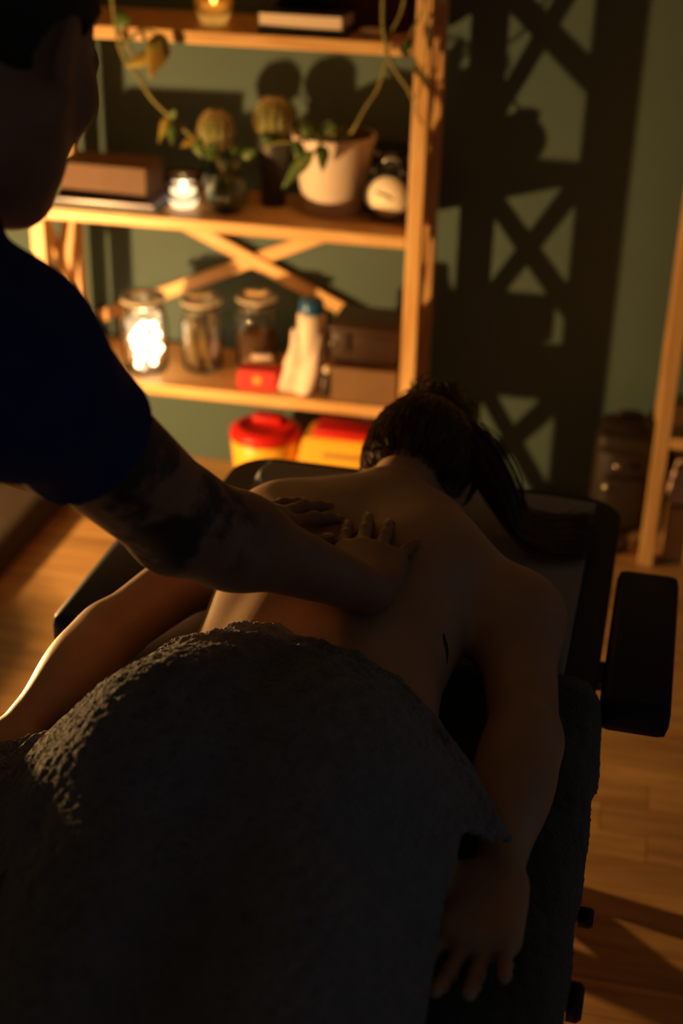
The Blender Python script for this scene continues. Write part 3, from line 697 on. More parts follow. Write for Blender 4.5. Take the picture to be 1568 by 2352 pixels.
# --- sharps bins under the bottom board
t = empty('round_waste_bin', (-.829, 3.11, 0)); tag(t, 'round yellow clinical waste bin with a red lid under the bottom board', 'bin', 'yellow clinical waste bins')
MB().lathe([(.001, 0), (.066, 0), (.070, .004), (.086, .172), (.084, .174), (.001, .174)], n=40).done('bin_body', m_yellow, t, True)
MB().lathe([(.001, .195), (.058, .195), (.064, .202), (.070, .200), (.084, .192), (.088, .186), (.088, .171), (.084, .171), (.083, .184), (.001, .184)], n=40).done('lid', m_red, t, True)
MB().box((0, .03, .205), (.075, .045, .018), bev=.006).done('flap', m_red, t, True)
t = empty('square_waste_bin', (-.640, 3.11, 0)); tag(t, 'rectangular yellow clinical waste bin with a red lid beside the round one', 'bin', 'yellow clinical waste bins')
bm = MB(); r1 = [bm.bm.verts.new((sx * .085, sy * .062, 0)) for sx, sy in ((-1, -1), (1, -1), (1, 1), (-1, 1))]; r2 = [bm.bm.verts.new((sx * .082, sy * .055, .200)) for sx, sy in ((-1, -1), (1, -1), (1, 1), (-1, 1))]
r1b = [bm.bm.verts.new((sx * .098, sy * .072, .120)) for sx, sy in ((-1, -1), (1, -1), (1, 1), (-1, 1))]
for a, b in ((r1, r1b), (r1b, r2)):
    for i in range(4): bm.bm.faces.new((a[i], a[(i + 1) % 4], b[(i + 1) % 4], b[i]))
bm.bm.faces.new(r1[::-1]); bm.bm.faces.new(r2); bmesh.ops.bevel(bm.bm, geom=list(bm.bm.edges), offset=.006, segments=2, affect='EDGES')
bm.done('bin_body', m_yellow, t)
MB().box((.008, .004, .209), (.135, .094, .020), bev=.006).done('lid', m_red, t, True)
MB().box((.015, -.0665, .165), (.09, .0015, .010), Matrix.Rotation(math.radians(-13), 3, 'X')).done('printed_band', m_label, t)

# --- between the units and under the right one
t = empty('leather_backpack', (.045, 3.17, 0)); tag(t, 'dark brown leather backpack standing on the floor between the shelving units', 'bag')
MB().box((0, 0, .15), (.15, .14, .28), bev=.05).done('body', m_bag, t, True); MB().box((0, -.075, .105), (.10, .035, .13), bev=.014).done('front_pocket', m_bag, t, True)
MB().box((0, -.03, .25), (.14, .11, .055), bev=.022).done('flap', m_bag, t, True)
for x_, z_ in ((-.02, .205), (-.04, .15)): MB().ball((x_ + .0, -.094, z_), .008, 10).done('rivet', m_metal, t, True)
MB().tube(catmull([(-.05, -.05, .02), (-.06, -.11, .012), (-.02, -.15, .010), (.025, -.12, .010), (.02, -.075, .012)]), .007, 8).done('shoulder_strap', m_bag, t, True)
MB().tube(catmull([(-.03, .02, .282), (-.02, .02, .296), (.02, .02, .296), (.03, .02, .282)]), .006, 8).done('handle', m_bag, t, True)
t = empty('cardboard_box', (.262, 3.12, 0)); tag(t, 'pale cardboard box on the floor inside the right shelving unit', 'box')
MB().box((0, 0, .07), (.22, .20, .14), bev=.003).done('body', m_card, t)
t = empty('folded_cloth', (.228, 3.11, .141)); tag(t, 'white folded cloth on the cardboard box at the right edge', 'cloth')
for i in range(3): MB().box((0, 0, .018 + i * .031), (.16 - i * .01, .16, .034), bev=.012).done('fold', m_cloth, t, True)
t = empty('fabric_bundle', (.42, 3.12, Z1)); tag(t, 'dark plum fabric bundle on the lower board of the right shelving unit', 'fabric')
for i in range(3): MB().box((0, 0, .055 + i * .105), (.50, .22, .11), bev=.03).done('fold', m_purple, t, True)
t = empty('floor_cushion', (-1.50, 2.70, 0)); tag(t, 'low dark floor cushion lying left of the shelving', 'cushion')
MB().box((0, 0, .045), (.42, .60, .09), bev=.03).done('cover', m_blanket, t, True)

# ================================================================ MASSAGE TABLE
TZ = .580
tb = empty('massage_table', (-.312, 1.16, 0)); tb.rotation_euler.z = math.radians(-1.5)
tag(tb, 'navy vinyl massage table with side arm rests, seen from its foot end', 'massage table')
HX, HYc = .020, .745     # face hole, table coordinates
def rrect(hx, y0, y1, r, n=8):
    out = []
    for (cx, cy, a0) in ((hx - r, y1 - r, 0), (-hx + r, y1 - r, 90), (-hx + r, y0 + r, 180), (hx - r, y0 + r, 270)):
        for i in range(n + 1):
            a = math.radians(a0 + 90 * i / n); out.append((cx + r * math.cos(a), cy + r * math.sin(a)))
    return out
def slab_with_hole(name, outer, hole, z0, z1, m, parent, bev=0):
    bm = bmesh.new()
    def ring(pts): 
        v = [bm.verts.new((x, y, z1)) for x, y in pts]; return [bm.edges.new((v[i], v[(i + 1) % len(v)])) for i in range(len(v))]
    es = ring(outer) + ring(hole); r = bmesh.ops.triangle_fill(bm, use_beauty=True, edges=es)
    f = [g for g in r['geom'] if isinstance(g, bmesh.types.BMFace)]
    top = list(bm.faces); ex = bmesh.ops.extrude_face_region(bm, geom=top)
    bmesh.ops.translate(bm, vec=(0, 0, z0 - z1), verts=[g for g in ex['geom'] if isinstance(g, bmesh.types.BMVert)])
    bmesh.ops.recalc_face_normals(bm, faces=bm.faces)
    me = bpy.data.meshes.new(name); bm.to_mesh(me); bm.free(); o = link(name, me, m, parent)
    if bev:
        b = o.modifiers.new('b', 'BEVEL'); b.width = bev; b.segments = 3; b.limit_method = 'ANGLE'; b.angle_limit = math.radians(60)
    return o
hole = [(HX + .085 * math.cos(a), HYc + .118 * math.sin(a)) for a in np.linspace(0, 2 * math.pi, 33)[:-1]]
slab_with_hole('padded_top', rrect(.322, -.93, .965, .07), hole, TZ - .065, TZ, m_vinyl, tb, .012)
slab_with_hole('top_frame', rrect(.300, -.90, .935, .03), [(HX + (x - HX) * 1.1, HYc + (y_ - HYc) * 1.1) for x, y_ in hole], TZ - .105, TZ - .066, m_pine_y, tb)
for s in (-1, 1):
    wx = s * .374
    ar = MB().box((wx, .563, TZ - .025), (.090, .360, .048), bev=.014).done('arm_rest', m_vinyl, tb, True)
    MB().box((s * .33, .535, TZ - .062), (.10, .05, .018), bev=.003).done('arm_rest_bracket', m_darkmetal, ar)
def leg(x, y_, label=None):
    o = MB().box((0, 0, (TZ - .105) / 2), (.032, .045, TZ - .105), bev=.004).done('leg', m_pine_z, tb, loc=(x, y_, 0)); return o
for x_ in (-.275, .275):
    for y_ in (-.62, .69):
        l_ = leg(x_, y_)
        MB().lathe([(.001, 0), (.024, 0), (.024, .012), (.017, .02), (.001, .02)], c=(0, 0, 0), n=20, rot=Matrix.Rotation(math.copysign(math.pi / 2, x_), 3, 'Y')).done('leg_knob', m_black, l_, True, loc=(math.copysign(.016, x_), 0, .28))
for s in (-1, 1):
    for q_, (ya, yb) in enumerate(((-.60, .50), (.67, -.43))):
        a, b = Vector((s * .275, ya, .02)), Vector((s * .275, yb, TZ - .125)); d = b - a; an = math.atan2(d.z, d.y)
        o = MB().box((0, 0, 0), (.014, d.length, .034), bev=.003).done('diagonal_brace', m_pine_y, tb, loc=(a + b) / 2 + Vector((-s * (.024 + .016 * q_), 0, 0))); o.rotation_euler = (an, 0, 0)
for y_ in (-.62, .69): MB().box((0, y_, .17), (.54, .02, .05), bev=.003).done('cross_rail', m_pine_x, tb)
for y_, r_ in ((.085, .012), (-.042, .021)):
    MB().lathe([(.001, 0), (.006, 0), (.006, .040), (r_, .041), (r_, .052), (r_ * .8, .057), (.001, .057)], c=(.298, y_, TZ - .090), n=20, rot=Matrix.Rotation(math.pi / 2, 3, 'Y')).done('side_knob', m_black, tb, True)

# --- grey cover sheet
sh = empty('cover_sheet', (-.308, 1.16, 0)); sh.rotation_euler.z = math.radians(-1.5)
tag(sh, 'smooth grey cover sheet on the head end of the massage table', 'sheet')
bm = bmesh.new(); nx, ny = 90, 110; g = {}
for i in range(nx + 1):
    for j in range(ny + 1):
        x_ = -.272 + .548 * i / nx; y_ = .20 + .735 * j / ny
        q = math.hypot((x_ - HX) / .088, (y_ - HYc) / .121)
        if q < .93: continue
        z_ = TZ + .004 + .0025 * math.sin(x_ * 30 + y_ * 9) * .5 + .007 * math.exp(-((x_ + .215 - (y_ - .78) * -.55) / .014) ** 2) * (1 if y_ > .66 else 0) + .005 * math.exp(-((y_ - .52 - .10 * x_) / .012) ** 2) * (x_ > .10) + .004 * math.exp(-((y_ - .42 + .2 * x_) / .010) ** 2) * (x_ > .12)
        g[i, j] = bm.verts.new((x_, y_, z_))
for i in range(nx):
    for j in range(ny):
        k = [(i, j), (i + 1, j), (i + 1, j + 1), (i, j + 1)]
        if all(q in g for q in k): bm.faces.new([g[q] for q in k])
me = bpy.data.meshes.new('sheet_cloth'); bm.to_mesh(me); bm.free()
o = link('sheet_cloth', me, m_sheet, sh, True); so = o.modifiers.new('t', 'SOLIDIFY'); so.thickness = .002; so.offset = 1

# ================================================================ THE WOMAN
def woman():
    zt = .594; P = []; cx = -.303
    P.append(loft([(.93, cx, .665, .10, .05), (1.00, cx, .678, .165, .080), (1.09, cx, .690, .182, .098), (1.18, cx, .685, .176, .094), (1.28, cx, .676, .156, .082), (1.37, cx - .002, .675, .150, .081), (1.47, cx, .680, .160, .088), (1.56, cx + .003, .684, .170, .090), (1.64, cx + .002, .686, .156, .082), (1.71, cx + .002, .690, .105, .064), (1.78, cx + .008, .692, .062, .048)], n=2.25, k=.03))
    for s in (-1, 1):
        P.append(ell((cx + s * .080, 1.075, .725), (.085, .105, .080), k=.045))            # buttocks
        P.append(ell((cx + s * .150, 1.12, .672), (.050, .10, .062), k=.04))               # hips
        P.append(ell((cx + .006 + s * .088, 1.585, .742), (.046, .085, .034), k=.045))       # shoulder blades
        P.append(ell((cx + s * .050, 1.34, .735), (.030, .12, .026), k=.03))                 # muscles beside the spine
        P.append(ell((cx + s * .06, 1.70, .722), (.060, .05, .030), k=.05))                   # trapezius
        P.append(cap((cx + s * .088, 1.03, .680), (cx + s * .088, .70, .655), .082, .054, k=.03))
        P.append(cap((cx + s * .088, .70, .655), (cx + s * .085, .38, .638), .050, .033, k=.02)); P.append(ell((cx + s * .087, .60, .668), (.050, .11, .046), k=.03))
        P.append(cap((cx + s * .085, .38, .640), (cx + s * .080, .33, .632), .034, .034, k=.02)); P.append(cap((cx + s * .080, .34, .625), (cx + s * .075, .20, .612), .030, .018, k=.02))
        for q in range(5): P.append(cap((cx + s * (.075 + (q - 2) * .013), .22, .612), (cx + s * (.075 + (q - 2) * .014), .168 + .006 * abs(q - 2), .608), .009, .008, k=.006))
    P.append(cap((cx + .003, 1.12, .772), (cx + .006, 1.66, .795), .012, .010, k=.030)); P[-1].op = 's'
    P.append(cap((cx, .93, .78), (cx, 1.10, .815), .006, .006, k=.020)); P[-1].op = 's'
    # right arm (picture right)
    sR, eR, wR = (-.088, 1.565, .664), (-.053, 1.335, .644), (-.058, 1.112, .628)
    P += [cap((-.19, 1.605, .694), sR, .056, .050, k=.05), ell((-.084, 1.545, .668), (.050, .070, .052), k=.04)]
    P += [cap(sR, eR, .050, .039, k=.03), cap(eR, wR, .040, .024, k=.02), ell((-.060, 1.265, .644), (.042, .085, .036), k=.03)]
    P += hand_prims(wR, (-.12, -1, -.05), (0, 0, -1), -1, 1.0, curl=(.20, .22, .20, .24), spread=(.16, .05, -.05, -.17), thumb=(.80, -.10))
    # left arm
    sL, eL, wL = (-.495, 1.635, .668), (-.590, 1.452, .634), (-.628, 1.225, .622)
    P += [cap((-.43, 1.65, .705), sL, .055, .050, k=.05), ell((-.495, 1.615, .670), (.050, .065, .052), k=.04)]
    P += [cap(sL, eL, .048, .038, k=.03), cap(eL, wL, .038, .024, k=.02), ell((-.600, 1.375, .636), (.039, .085, .036), k=.03)]
    P += hand_prims(wL, (.03, -1, -.04), (0, 0, -1), 1, .98, curl=(.40, .40, .38, .36))
    # neck and head, face down in the rest
    hp, T, R = head_prims((-.276, 1.912, .662), (0, .04, -1), (0.05, 1, 0), .97, True)
    P.append(cap((-.296, 1.73, .698), (-.283, 1.875, .688), .054, .050, k=.035)); P += hp
    return P, T, R
WP, WT, WR_ = woman()
Vw, Fw = polygonise(WP, .0042); Vw = relax(Vw, Fw, 2)
wr = empty('person', (-.30, 1.2, .59)); tag(wr, 'woman lying face down on the massage table, bare back, grey towel over her hips', 'person')
O = A(wr.location)
body_w = link('body', np_mesh('body', Vw - O, Fw), m_skin, wr)
from mathutils.bvhtree import BVHTree
bvh = BVHTree.FromPolygons([tuple(v) for v in Vw], [tuple(int(i) for i in f) for f in Fw])
# small line tattoo on her right flank
mb = MB(); tp = [(-.163, 1.420), (-.157, 1.407), (-.153, 1.392), (-.149, 1.378), (-.146, 1.362), (-.141, 1.347), (-.137, 1.330)]
tp = catmull([(x, y_, .9) for x, y_ in tp], 4); wd = [.0006, .0014, .0026, .0030, .0026, .0016, .0007, .0006] + [.0008] * 30
prev = None
for i, p in enumerate(tp):
    wv = wd[i] if i < len(wd) else .0008; ps = []
    for s in (-1, 1):
        h = bvh.ray_cast(Vector((p.x + s * wv, p.y + s * wv * .4, .95)), Vector((0, 0, -1)))
        if h[0] is None: break
        ps.append(mb.bm.verts.new(h[0] + h[1] * .0004 - Vector(O)))
    if len(ps) < 2: prev = None; continue
    if prev: mb.bm.faces.new((prev[0], prev[1], ps[1], ps[0]))
    prev = ps
mb.done('tattoo', m_tattoo, wr)['label'] = 'thin dark line tattoo on the back'

# hair: fitted cap, loose bun, long tail swept to the right
def hair_cap_f(P):
    q = (P - A(WT(0, 0, 0))) @ WR_
    d = combine(WP[-len(HEADP):], P) - .012
    return d
HEADP, _, _ = head_prims((-.276, 1.912, .662), (0, .04, -1), (0.05, 1, 0), .97)
HP2 = [p for p in HEADP[:3]]
def post_hair(P, d):
    q = (P - A(WT(0, 0, 0))) @ WR_
    ln = np.sin(np.arctan2(q[:, 0], q[:, 2]) * 46 + 3 * np.sin(q[:, 1] * 60)) * .0014
    d = d - .013 - ln
    front = q[:, 1] - .012; low = -(q[:, 2] + .040 + .25 * np.abs(q[:, 0])) ; side = np.where(np.abs(q[:, 0]) > .05, (q[:, 1] + .02) - np.clip((q[:, 2] - .02), -.05, .06), -1)
    d = np.maximum(d, front)
    d = np.maximum(d, low); return d
bun = [ell((-.275, 2.035, .722), (.050, .034, .040), k=.03), ell((-.262, 2.030, .750), (.028, .024, .018), k=.02)]
Vh, Fh = polygonise(HP2 + bun, .004, post_hair, slack=2.2); Vh = relax(Vh, Fh, 1)
hair = link('hair', np_mesh('hair', Vh - O, Fh), m_hair, wr)
rh = random.Random(11); mb = MB()
C0 = Vector((-.276, 1.93, .662))
for i in range(420):     # strands combed over the cap towards the bun
    a = rh.uniform(-1.75, 1.75); yb_ = rh.uniform(1.845, 1.93)
    pts = []
    for j in range(7):
        t_ = j / 6; aa = a * (1 - t_ ** 1.4 * .8) + .12 * t_; yy = yb_ + (2.045 - yb_) * t_
        # ellipsoid cap radius
        k_ = max(0.0, 1 - ((yy - 1.946) / .112) ** 2); rx, rz = .088 * math.sqrt(k_), .112 * math.sqrt(k_)
        pts.append(Vector((-.276 + (rx + .002) * math.sin(aa) + rh.uniform(-.002, .002), yy, .676 + (rz + .004) * math.cos(aa) + rh.uniform(-.002, .003))) - Vector(O))
    mb.tube(pts, [.0014] * 6 + [.0006], 3)
for i in range(260):     # messy bun loops and flyaways
    c = Vector((-.268, 2.030, .733)); th = rh.uniform(0, 6.28); ph = rh.uniform(-1.2, 1.5); R = rh.uniform(.034, .050); pts = []
    n_ = Vector((rh.gauss(0, 1), rh.gauss(0, 1), rh.gauss(0, 1))).normalized(); e1 = n_.orthogonal().normalized(); e2 = n_.cross(e1)
    L_ = rh.uniform(1.5, 3.6); fly = rh.random() < .45
    for j in range(8):
        t_ = th + L_ * j / 7; rad = R + (.022 * (j / 7) ** 2 if fly else 0)
        pts.append(c + (e1 * math.cos(t_) + e2 * math.sin(t_)) * rad - Vector(O))
    mb.tube(pts, [.0013] * 7 + [.0004], 3)
s_ = mb.done('loose_strands', m_hair, wr, True); s_['kind'] = 'stuff'
mb = MB()
for i in range(620):     # long tail lying across the cover sheet
    u_, v_ = rh.gauss(0, 1), rh.random(); sp = rh.uniform(-1, 1)
    ctrl = [(-.232 + .014 * u_, 1.975 + .030 * sp, .735 + .012 * rh.random()), (-.192 + .012 * u_, 1.955 + .040 * sp, .705 + .02 * v_), (-.150 + .01 * u_, 1.935 + .045 * sp, .652 + .02 * v_),
            (-.110, 1.918 + .052 * sp + .006 * u_, .606 + .016 * v_), (-.065, 1.925 + .058 * sp + .008 * u_, .596 + .010 * v_), (-.030 + .03 * rh.random(), 1.955 + .07 * sp + .01 * u_, .593 + .006 * v_)]
    n_ = rh.choice((5, 6, 6)); pts = catmull([Vector(p) - Vector(O) for p in ctrl[:n_]], 3)
    mb.tube(pts, [.0013] * (len(pts) - 2) + [.0009, .0004], 3)
s_ = mb.done('long_hair', m_hair, wr, True); s_['kind'] = 'stuff'

# ================================================================ TOWELS
from numpy import interp
def height_from(V, x0, x1, y0, y1, st, base):
    nx_ = int((x1 - x0) / st) + 1; ny_ = int((y1 - y0) / st) + 1; H = np.full((nx_, ny_), base)
    i = np.round((V[:, 0] - x0) / st).astype(int); j = np.round((V[:, 1] - y0) / st).astype(int)
    ok = (i >= 0) & (i < nx_) & (j >= 0) & (j < ny_); np.maximum.at(H, (i[ok], j[ok]), V[ok, 2]); return H
st = .005; X0, X1, Y0_, Y1_ = -.86, .12, .06, 1.42
H = height_from(Vw, X0, X1, Y0_, Y1_, st, .30)
gx = X0 + st * np.arange(H.shape[0]); gy = Y0_ + st * np.arange(H.shape[1])
tabx = (np.abs(gx + .30 + .004) < .322)
H[tabx[:, None] & (gy > .24)[None, :]] = np.maximum(H[tabx[:, None] & (gy > .24)[None, :]], TZ + .004)
def cone(H, slope):
    H = H.copy(); d = slope * st
    for _ in range(2):
        for i in range(1, H.shape[0]): H[i] = np.maximum(H[i], H[i - 1] - d)
        for i in range(H.shape[0] - 2, -1, -1): H[i] = np.maximum(H[i], H[i + 1] - d)
        for j in range(1, H.shape[1]): H[:, j] = np.maximum(H[:, j], H[:, j - 1] - d)
        for j in range(H.shape[1] - 2, -1, -1): H[:, j] = np.maximum(H[:, j], H[:, j + 1] - d)
    return H
def blur(H, n):
    for _ in range(n):
        Pd = np.pad(H, 1, mode='edge'); H = (Pd[1:-1, 1:-1] * 4 + Pd[:-2, 1:-1] * 2 + Pd[2:, 1:-1] * 2 + Pd[1:-1, :-2] * 2 + Pd[1:-1, 2:] * 2 + Pd[:-2, :-2] + Pd[2:, 2:] + Pd[:-2, 2:] + Pd[2:, :-2]) / 16
    return H
Hc = cone(H, 1.15); Hb = np.maximum(blur(Hc, 14), blur(H, 2)); Hb = blur(Hb, 3) + .008
def sample(Hm, x, y):
    u = np.clip((x - X0) / st, 0, Hm.shape[0] - 1.001); v = np.clip((y - Y0_) / st, 0, Hm.shape[1] - 1.001); i = u.astype(int); j = v.astype(int); a = u - i; b = v - j
    return Hm[i, j] * (1 - a) * (1 - b) + Hm[i + 1, j] * a * (1 - b) + Hm[i, j + 1] * (1 - a) * b + Hm[i + 1, j + 1] * a * b
NU, NV = 300, 380
U, Vv = np.meshgrid(np.linspace(0, 1, NU), np.linspace(0, 1, NV), indexing='ij')
yg = .16 + Vv * (1.29 - .16)
xl = -.695
for _ in range(6):
    xr = interp(yg, [.16, .85, .98, 1.05, 1.075, 1.10, 1.12, 1.14, 1.17, 1.21, 1.26, 1.30], [-.06, -.095, -.098, -.094, -.088, -.068, -.050, -.047, -.062, -.100, -.138, -.150])
    X = xl + U * (xr - xl)
    ym = interp(X, [-.80, -.70, -.64, -.60, -.57, -.545, -.50, -.44, -.37, -.30, -.24, -.18, -.14, -.115, -.09, -.045], [1.06, 1.12, 1.165, 1.195, 1.235, 1.275, 1.290, 1.298, 1.305, 1.292, 1.272, 1.262, 1.250, 1.222, 1.195, 1.165])
    yg = .5 * yg + .5 * (.16 + Vv * (ym - .16))
ym += .004 * np.sin(X * 55) + .003 * np.sin(X * 131 + 1)
Yy = .16 + (Vv) * (ym - .16)
Z = sample(Hb, X.ravel(), Yy.ravel()).reshape(X.shape)
Z = Z - np.clip(-.655 - X, 0, 1) * 3.5
ed = (ym - Yy)
P3 = np.stack([X.ravel(), Yy.ravel(), Z.ravel()], 1)
Z += .006 * np.exp(-((ed - .011) / .010) ** 2) + .011 * np.exp(-((ed - .060 - .012 * np.sin(X * 14)) / .018) ** 2)
Z += (.026 * (1 - np.exp(-(ed / .060) ** 2))) * np.clip((X + .62) / .08, 0, 1) * np.clip((-.10 - X) / .15, 0, 1)
Z += (.0030 * vnoise(P3 * A((1.0, .55, 0)), 22, 2) + .0012 * vnoise(P3, 70, 4)).reshape(X.shape)
# long soft folds running from the hip to the lower left
fold = (X + .62) * .75 + (Yy - 1.05) * 1.0
Z += .012 * np.exp(-((fold + .045) / .020) ** 2) * (X < -.50) + .010 * np.exp(-((fold + .13) / .022) ** 2) * (X < -.46)
Z += (.0011 * vnoise(P3, 430, 8) + .0013 * vnoise(P3, 820, 9)).reshape(X.shape)
VT = np.stack([X.ravel(), Yy.ravel(), Z.ravel()], 1)
ii, jj = np.meshgrid(np.arange(NU - 1), np.arange(NV - 1), indexing='ij'); b0 = (ii * NV + jj).ravel()
FT = np.stack([b0, b0 + NV, b0 + NV + 1, b0 + 1], 1)
OT = A((-.36, .75, .6))
tw = link('bath_towel', np_mesh('bath_towel', VT - OT, FT), m_towel, None, loc=tuple(OT))
so = tw.modifiers.new('t', 'SOLIDIFY'); so.thickness = .006; so.offset = -1
tag(tw, 'thick grey terry towel draped over the woman\'s hips and legs', 'towel')

# towel under her, hanging over the right side of the table
sec = [(-.16, TZ + .003), (-.05, TZ + .003), (.0, TZ + .004), (.016, TZ + .005), (.032, TZ + .002), (.041, TZ - .008), (.043, TZ - .020), (.043, TZ - .035), (.043, TZ - .050), (.042, TZ - .066)]
ny = 300; ns = 60; arc = np.linspace(0, len(sec) - 1, ns); sx = interp(arc, range(len(sec)), [s[0] for s in sec]); sz = interp(arc, range(len(sec)), [s[1] for s in sec])
ys = np.linspace(.22, 1.560, ny); V2 = np.zeros((ny, ns, 3))
for j, yv in enumerate(ys):
    off = -.0262 * (2.12 - yv) - .003
    w_ = np.clip(arc / (len(sec) - 1), 0, 1)
    end = max(0, (yv - 1.50) / .06); dip = .035 * end ** 2
    lift = .008 * math.exp(-((yv - 1.52) / .03) ** 2)
    V2[j, :, 0] = sx + off + (.004 + .0025 * np.sin(yv * 31) + .002 * np.sin(yv * 57 + 1)) * w_ ** 2 - end ** 2 * .018 * w_
    V2[j, :, 1] = yv - .012 * w_ * end; V2[j, :, 2] = sz + lift * (w_ > .1) + .002 * np.sin(yv * 40 + arc)
V2 = V2.reshape(-1, 3); V2[:, 2] += .0014 * vnoise(V2, 500, 5); V2[:, 0] += .0012 * vnoise(V2, 480, 6)
ii, jj = np.meshgrid(np.arange(ny - 1), np.arange(ns - 1), indexing='ij'); b0 = (ii * ns + jj).ravel()
O2 = A((-.05, .9, .55))
t2 = link('under_towel', np_mesh('under_towel', V2 - O2, np.stack([b0, b0 + 1, b0 + ns + 1, b0 + ns], 1)), m_towel2, None, loc=tuple(O2))
so = t2.modifiers.new('t', 'SOLIDIFY'); so.thickness = .007; so.offset = 1
tag(t2, 'slate grey towel under the woman, hanging over the right edge of the table', 'towel')

# ================================================================ THE THERAPIST
TSH_R, TEL_R, TWR_R = (-.500, 1.035, 1.160), (-.408, 1.200, .945), (-.252, 1.370, .795)
TSH_L, TEL_L, TWR_L = (-.845, 1.12, 1.200), (-.680, 1.275, 1.015), (-.446, 1.422, .806)
tips_r, tips_l = [], []
def therapist():
    P = []
    pel, che, nek = A((-.80, .845, .925)), A((-.69, 1.02, 1.17)), A((-.655, 1.10, 1.285))
    up = norm(nek - pel); sd = norm(A(TSH_R) - A(TSH_L)); sd = norm(sd - up * (sd @ up)); fr = np.cross(up, sd)  # fr: chest side
    fr = np.cross(up, sd); R = np.stack([sd, up, np.cross(sd, up)], 1)
    L = np.linalg.norm(nek - pel)
    torso = loft([(-.06, 0, 0, .150, .10), (.02, 0, 0, .165, .115), (.12, 0, 0, .150, .110), (.25, 0, 0, .165, .118), (.36, 0, 0, .180, .118), (.43, 0, 0, .160, .095), (.48, 0, 0, .095, .070)], R, pel, 2.3, .03)
    P.append(torso)
    P += [cap(che + sd * .09 + up * .06, TSH_R, .070, .066, k=.06), cap(che - sd * .09 + up * .06, TSH_L, .070, .066, k=.06)]
    P += [ell(A(TSH_R) + A((.005, 0, -.01)), (.068, .068, .070), k=.04), ell(TSH_L, (.066, .066, .068), k=.04)]
    for s_, e_, w_ in ((TSH_R, TEL_R, TWR_R), (TSH_L, TEL_L, TWR_L)):
        P.append(cap(s_, e_, .062, .052, k=.03)); P.append(cap(e_, w_, .052, .027, k=.02))
        e_, w_ = A(e_), A(w_); P.append(ell(e_ + (w_ - e_) * .28, (.052, .052, .046), k=.03)); P.append(ell(e_ + A((-.008, -.018, -.012)), (.024, .024, .024), k=.02))
    nb = len(P)
    # hands
    def zs(x, y_): return bvh.ray_cast(Vector((x, y_, 1.1)), Vector((0, 0, -1)))[0].z
    wr_ = (-.250, 1.375, zs(-.250, 1.375) + .022); f_ = A((-.13, 1, 0)); f_[2] = (zs(-.275, 1.555) + .016 - wr_[2]) / .185
    P[-7] = cap(TEL_R, wr_, .052, .0275, k=.02) if False else P[-7]
    P += hand_prims(wr_, f_, (.03, .05, 1), -1, 1.08, curl=(.10, .08, .08, .10), spread=(.02, -.02, -.08, -.33), thumb=(.55, .22), tips_out=tips_r)
    wl_ = (-.442, 1.425, .800); g_ = A((.50, 1, 0)); g_[2] = (zs(-.36, 1.57) + .016 - wl_[2]) / .185
    P += hand_prims(wl_, g_, (-.03, .05, 1), 1, 1.08, curl=(.18, .16, .16, .2), spread=(.10, .02, -.06, -.2), thumb=(.62, .15), tips_out=tips_l)
    # neck, head
    hc = A((-.545, 1.150, 1.402))
    P.append(cap(nek - up * .05, hc + A((-.02, -.045, -.06)), .066, .060, k=.04))
    hp, T, R2 = head_prims(hc, (.16, .82, -.58), (.08, .50, .82), 1.05); P += hp
    nh = len(P)
    # legs
    for hx, kx, ax_, fy in (((-.735, .85, .90), (-.785, .87, .50), (-.790, .72, .09), .13), ((-.880, .905, .90), (-.805, 1.275, .590), (-.835, 1.20, .09), .14)):
        P += [cap(hx, kx, .088, .064, k=.04), cap(kx, ax_, .060, .036, k=.03), cap(A(ax_) - A((0, .03, .045)), A(ax_) + A((0, fy, -.055)), .036, .026, k=.03)]
    return P, nb, hp, T, R2, hc
TP, NB, THP, TT, TR, THC = therapist()
Vt, Ft = polygonise(TP, .0044); Vt = relax(Vt, Ft, 1)
tr = empty('person', (-.80, .80, 0)); tag(tr, 'therapist in a navy t-shirt with a tattooed arm, leaning in from the left', 'person')
OP = A((0, 0, 0)); TO = A(tr.location)
m_ = np_mesh('body', Vt, Ft); ob = link('body', m_, m_skin2, tr); ob.location = tuple(-TO)
# t-shirt: grown from torso, shoulders and upper arms
SH = [TP[i] for i in range(NB) if i not in (6, 8, 9, 10, 12, 13)]
SH = [TP[0], TP[1], TP[2], TP[3], TP[4], cap(TSH_R, TEL_R, .060, .048, k=.03), cap(TSH_L, TEL_L, .060, .046, k=.03), cap((-.665, 1.06, 1.23), (-.640, 1.10, 1.29), .075, .070, k=.03)]
def post_shirt(P, d):
    n1 = vnoise(P, 34, 21) * .0035 + vnoise(P, 75, 22) * .0015
    d0 = d - .013 - n1
    for s_, e_, fr_ in ((TSH_R, TEL_R, .42), (TSH_L, TEL_L, .75)):
        s_, e_ = A(s_), A(e_); ax_ = norm(e_ - s_); c = s_ + (e_ - s_) * fr_; tt = np.clip(((P - c) @ ax_), -.05, .6); near = np.linalg.norm(P - c - tt[:, None] * ax_, axis=1) < .15
        cut = (P - c) @ ax_; d0 = np.where(near, np.maximum(d0, cut), d0); d0 = np.where(near & (cut > -.022), np.maximum(d0, .003 - d), d0)
    d0 = np.maximum(d0, .86 - P[:, 2])
    nc = A((-.615, 1.125, 1.325)); nx_ = norm((.35, .45, .8)); d0 = np.maximum(d0, (P - nc) @ nx_)
    return d0
Vs, Fs = polygonise(SH, .0046, post_shirt, slack=2.0, pad=.04); Vs = relax(Vs, Fs, 2)
o = link('tshirt', np_mesh('tshirt', Vs, Fs), m_navy, tr); o.location = tuple(-TO); o['label'] = 'navy blue short sleeved t-shirt'
TRP = [TP[0]] + TP[-6:]
TRP = [TP[0], TP[-6], TP[-5], TP[-3], TP[-2]]
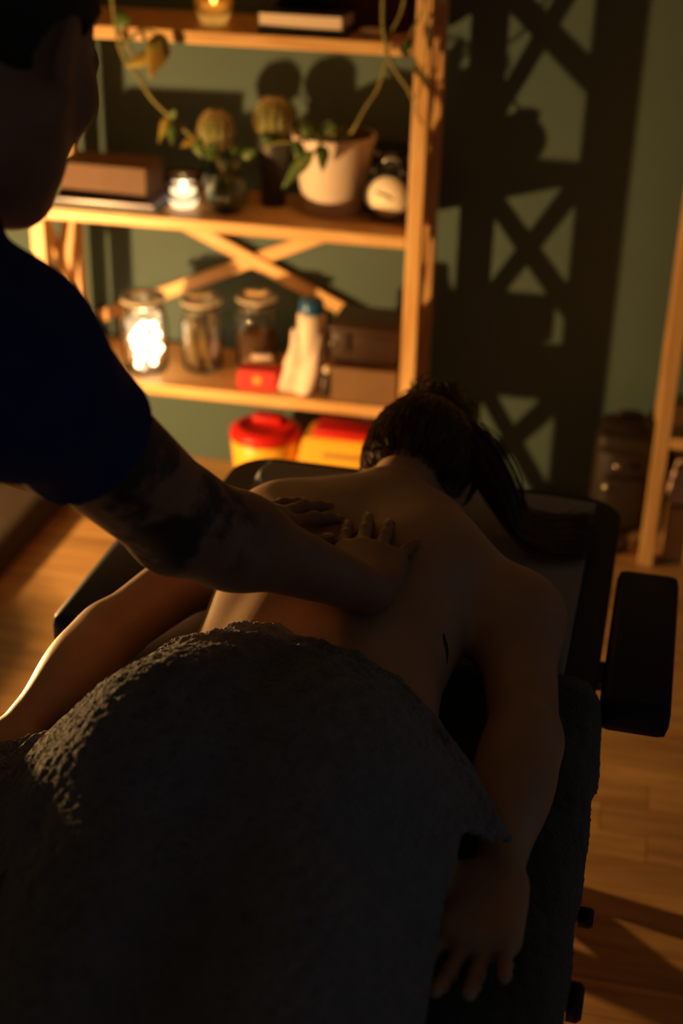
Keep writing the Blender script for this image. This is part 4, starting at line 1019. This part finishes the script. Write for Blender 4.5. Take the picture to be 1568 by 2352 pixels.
def post_tr(P, d):
    d0 = d - .016 - vnoise(P, 22, 5) * .004; d0 = np.maximum(d0, P[:, 2] - .985); d0 = np.maximum(d0, .085 - P[:, 2]); return d0
Vs, Fs = polygonise(TRP, .008, post_tr, slack=2.0, pad=.04); Vs = relax(Vs, Fs, 2)
o = link('trousers', np_mesh('trousers', Vs, Fs), m_trouser, tr); o.location = tuple(-TO)
for q in (-4, -1):
    Vs, Fs = polygonise([TP[q]], .006, lambda P, d: np.maximum(np.maximum(d - .010, P[:, 2] - .095), .001 - P[:, 2]), slack=2.0, pad=.03)
    o = link('shoe', np_mesh('shoe', relax(Vs, Fs, 2), Fs), m_shoe, tr); o.location = tuple(-TO)
# short hair
def post_th(P, d):
    q = (P - THC) @ TR; u_ = q[:, 2]; f_ = q[:, 1]; x_ = np.abs(q[:, 0])
    d = d - .007 + .001 * vnoise(P, 600, 3)
    line = (-.035 - u_) + np.clip(f_ + .03, 0, 1) * 1.25      # hairline rises towards the face
    face = f_ - .055 - .25 * np.clip(u_ - .06, 0, 1)
    ear = .030 - np.sqrt((f_ + .004) ** 2 + (u_ + .008) ** 2); ear = np.where(x_ > .05, ear, -1)
    return np.maximum(np.maximum(np.maximum(d, line), face), ear)
Vs, Fs = polygonise(THP[:3], .0045, post_th, slack=2.0)
o = link('hair', np_mesh('hair', relax(Vs, Fs, 1), Fs), m_hair2, tr); o.location = tuple(-TO); o['label'] = 'short dark hair'
# beard shadow is skin; eyeballs
m_eye = mat('eyeball_white', (.7, .68, .65), .2)
for s in (-1, 1):
    e_ = A(TT(s * .032, .080, .012)); MB().ball(tuple(e_), .0125, 12).done('eyeball', m_eye, tr, True, loc=tuple(-TO))
# fingernails
def nails(tips, parent, off):
    for (p, d, n_, r) in tips:
        d = norm(d); n_ = norm(A(n_) - d * (A(n_) @ d)); l = np.cross(d, n_); M = Matrix((tuple(l), tuple(d), tuple(n_))).transposed()
        c = A(p) + n_ * r * .80 - d * .001
        MB().ball((0, 0, 0), 1, 12, (r * .68, r * .95, r * .28), None).done('fingernail', m_nail, parent, True).matrix_local = Matrix.Translation(Vector(tuple(c - off))) @ M.to_4x4()
nails(tips_r, tr, TO); nails(tips_l, tr, TO)
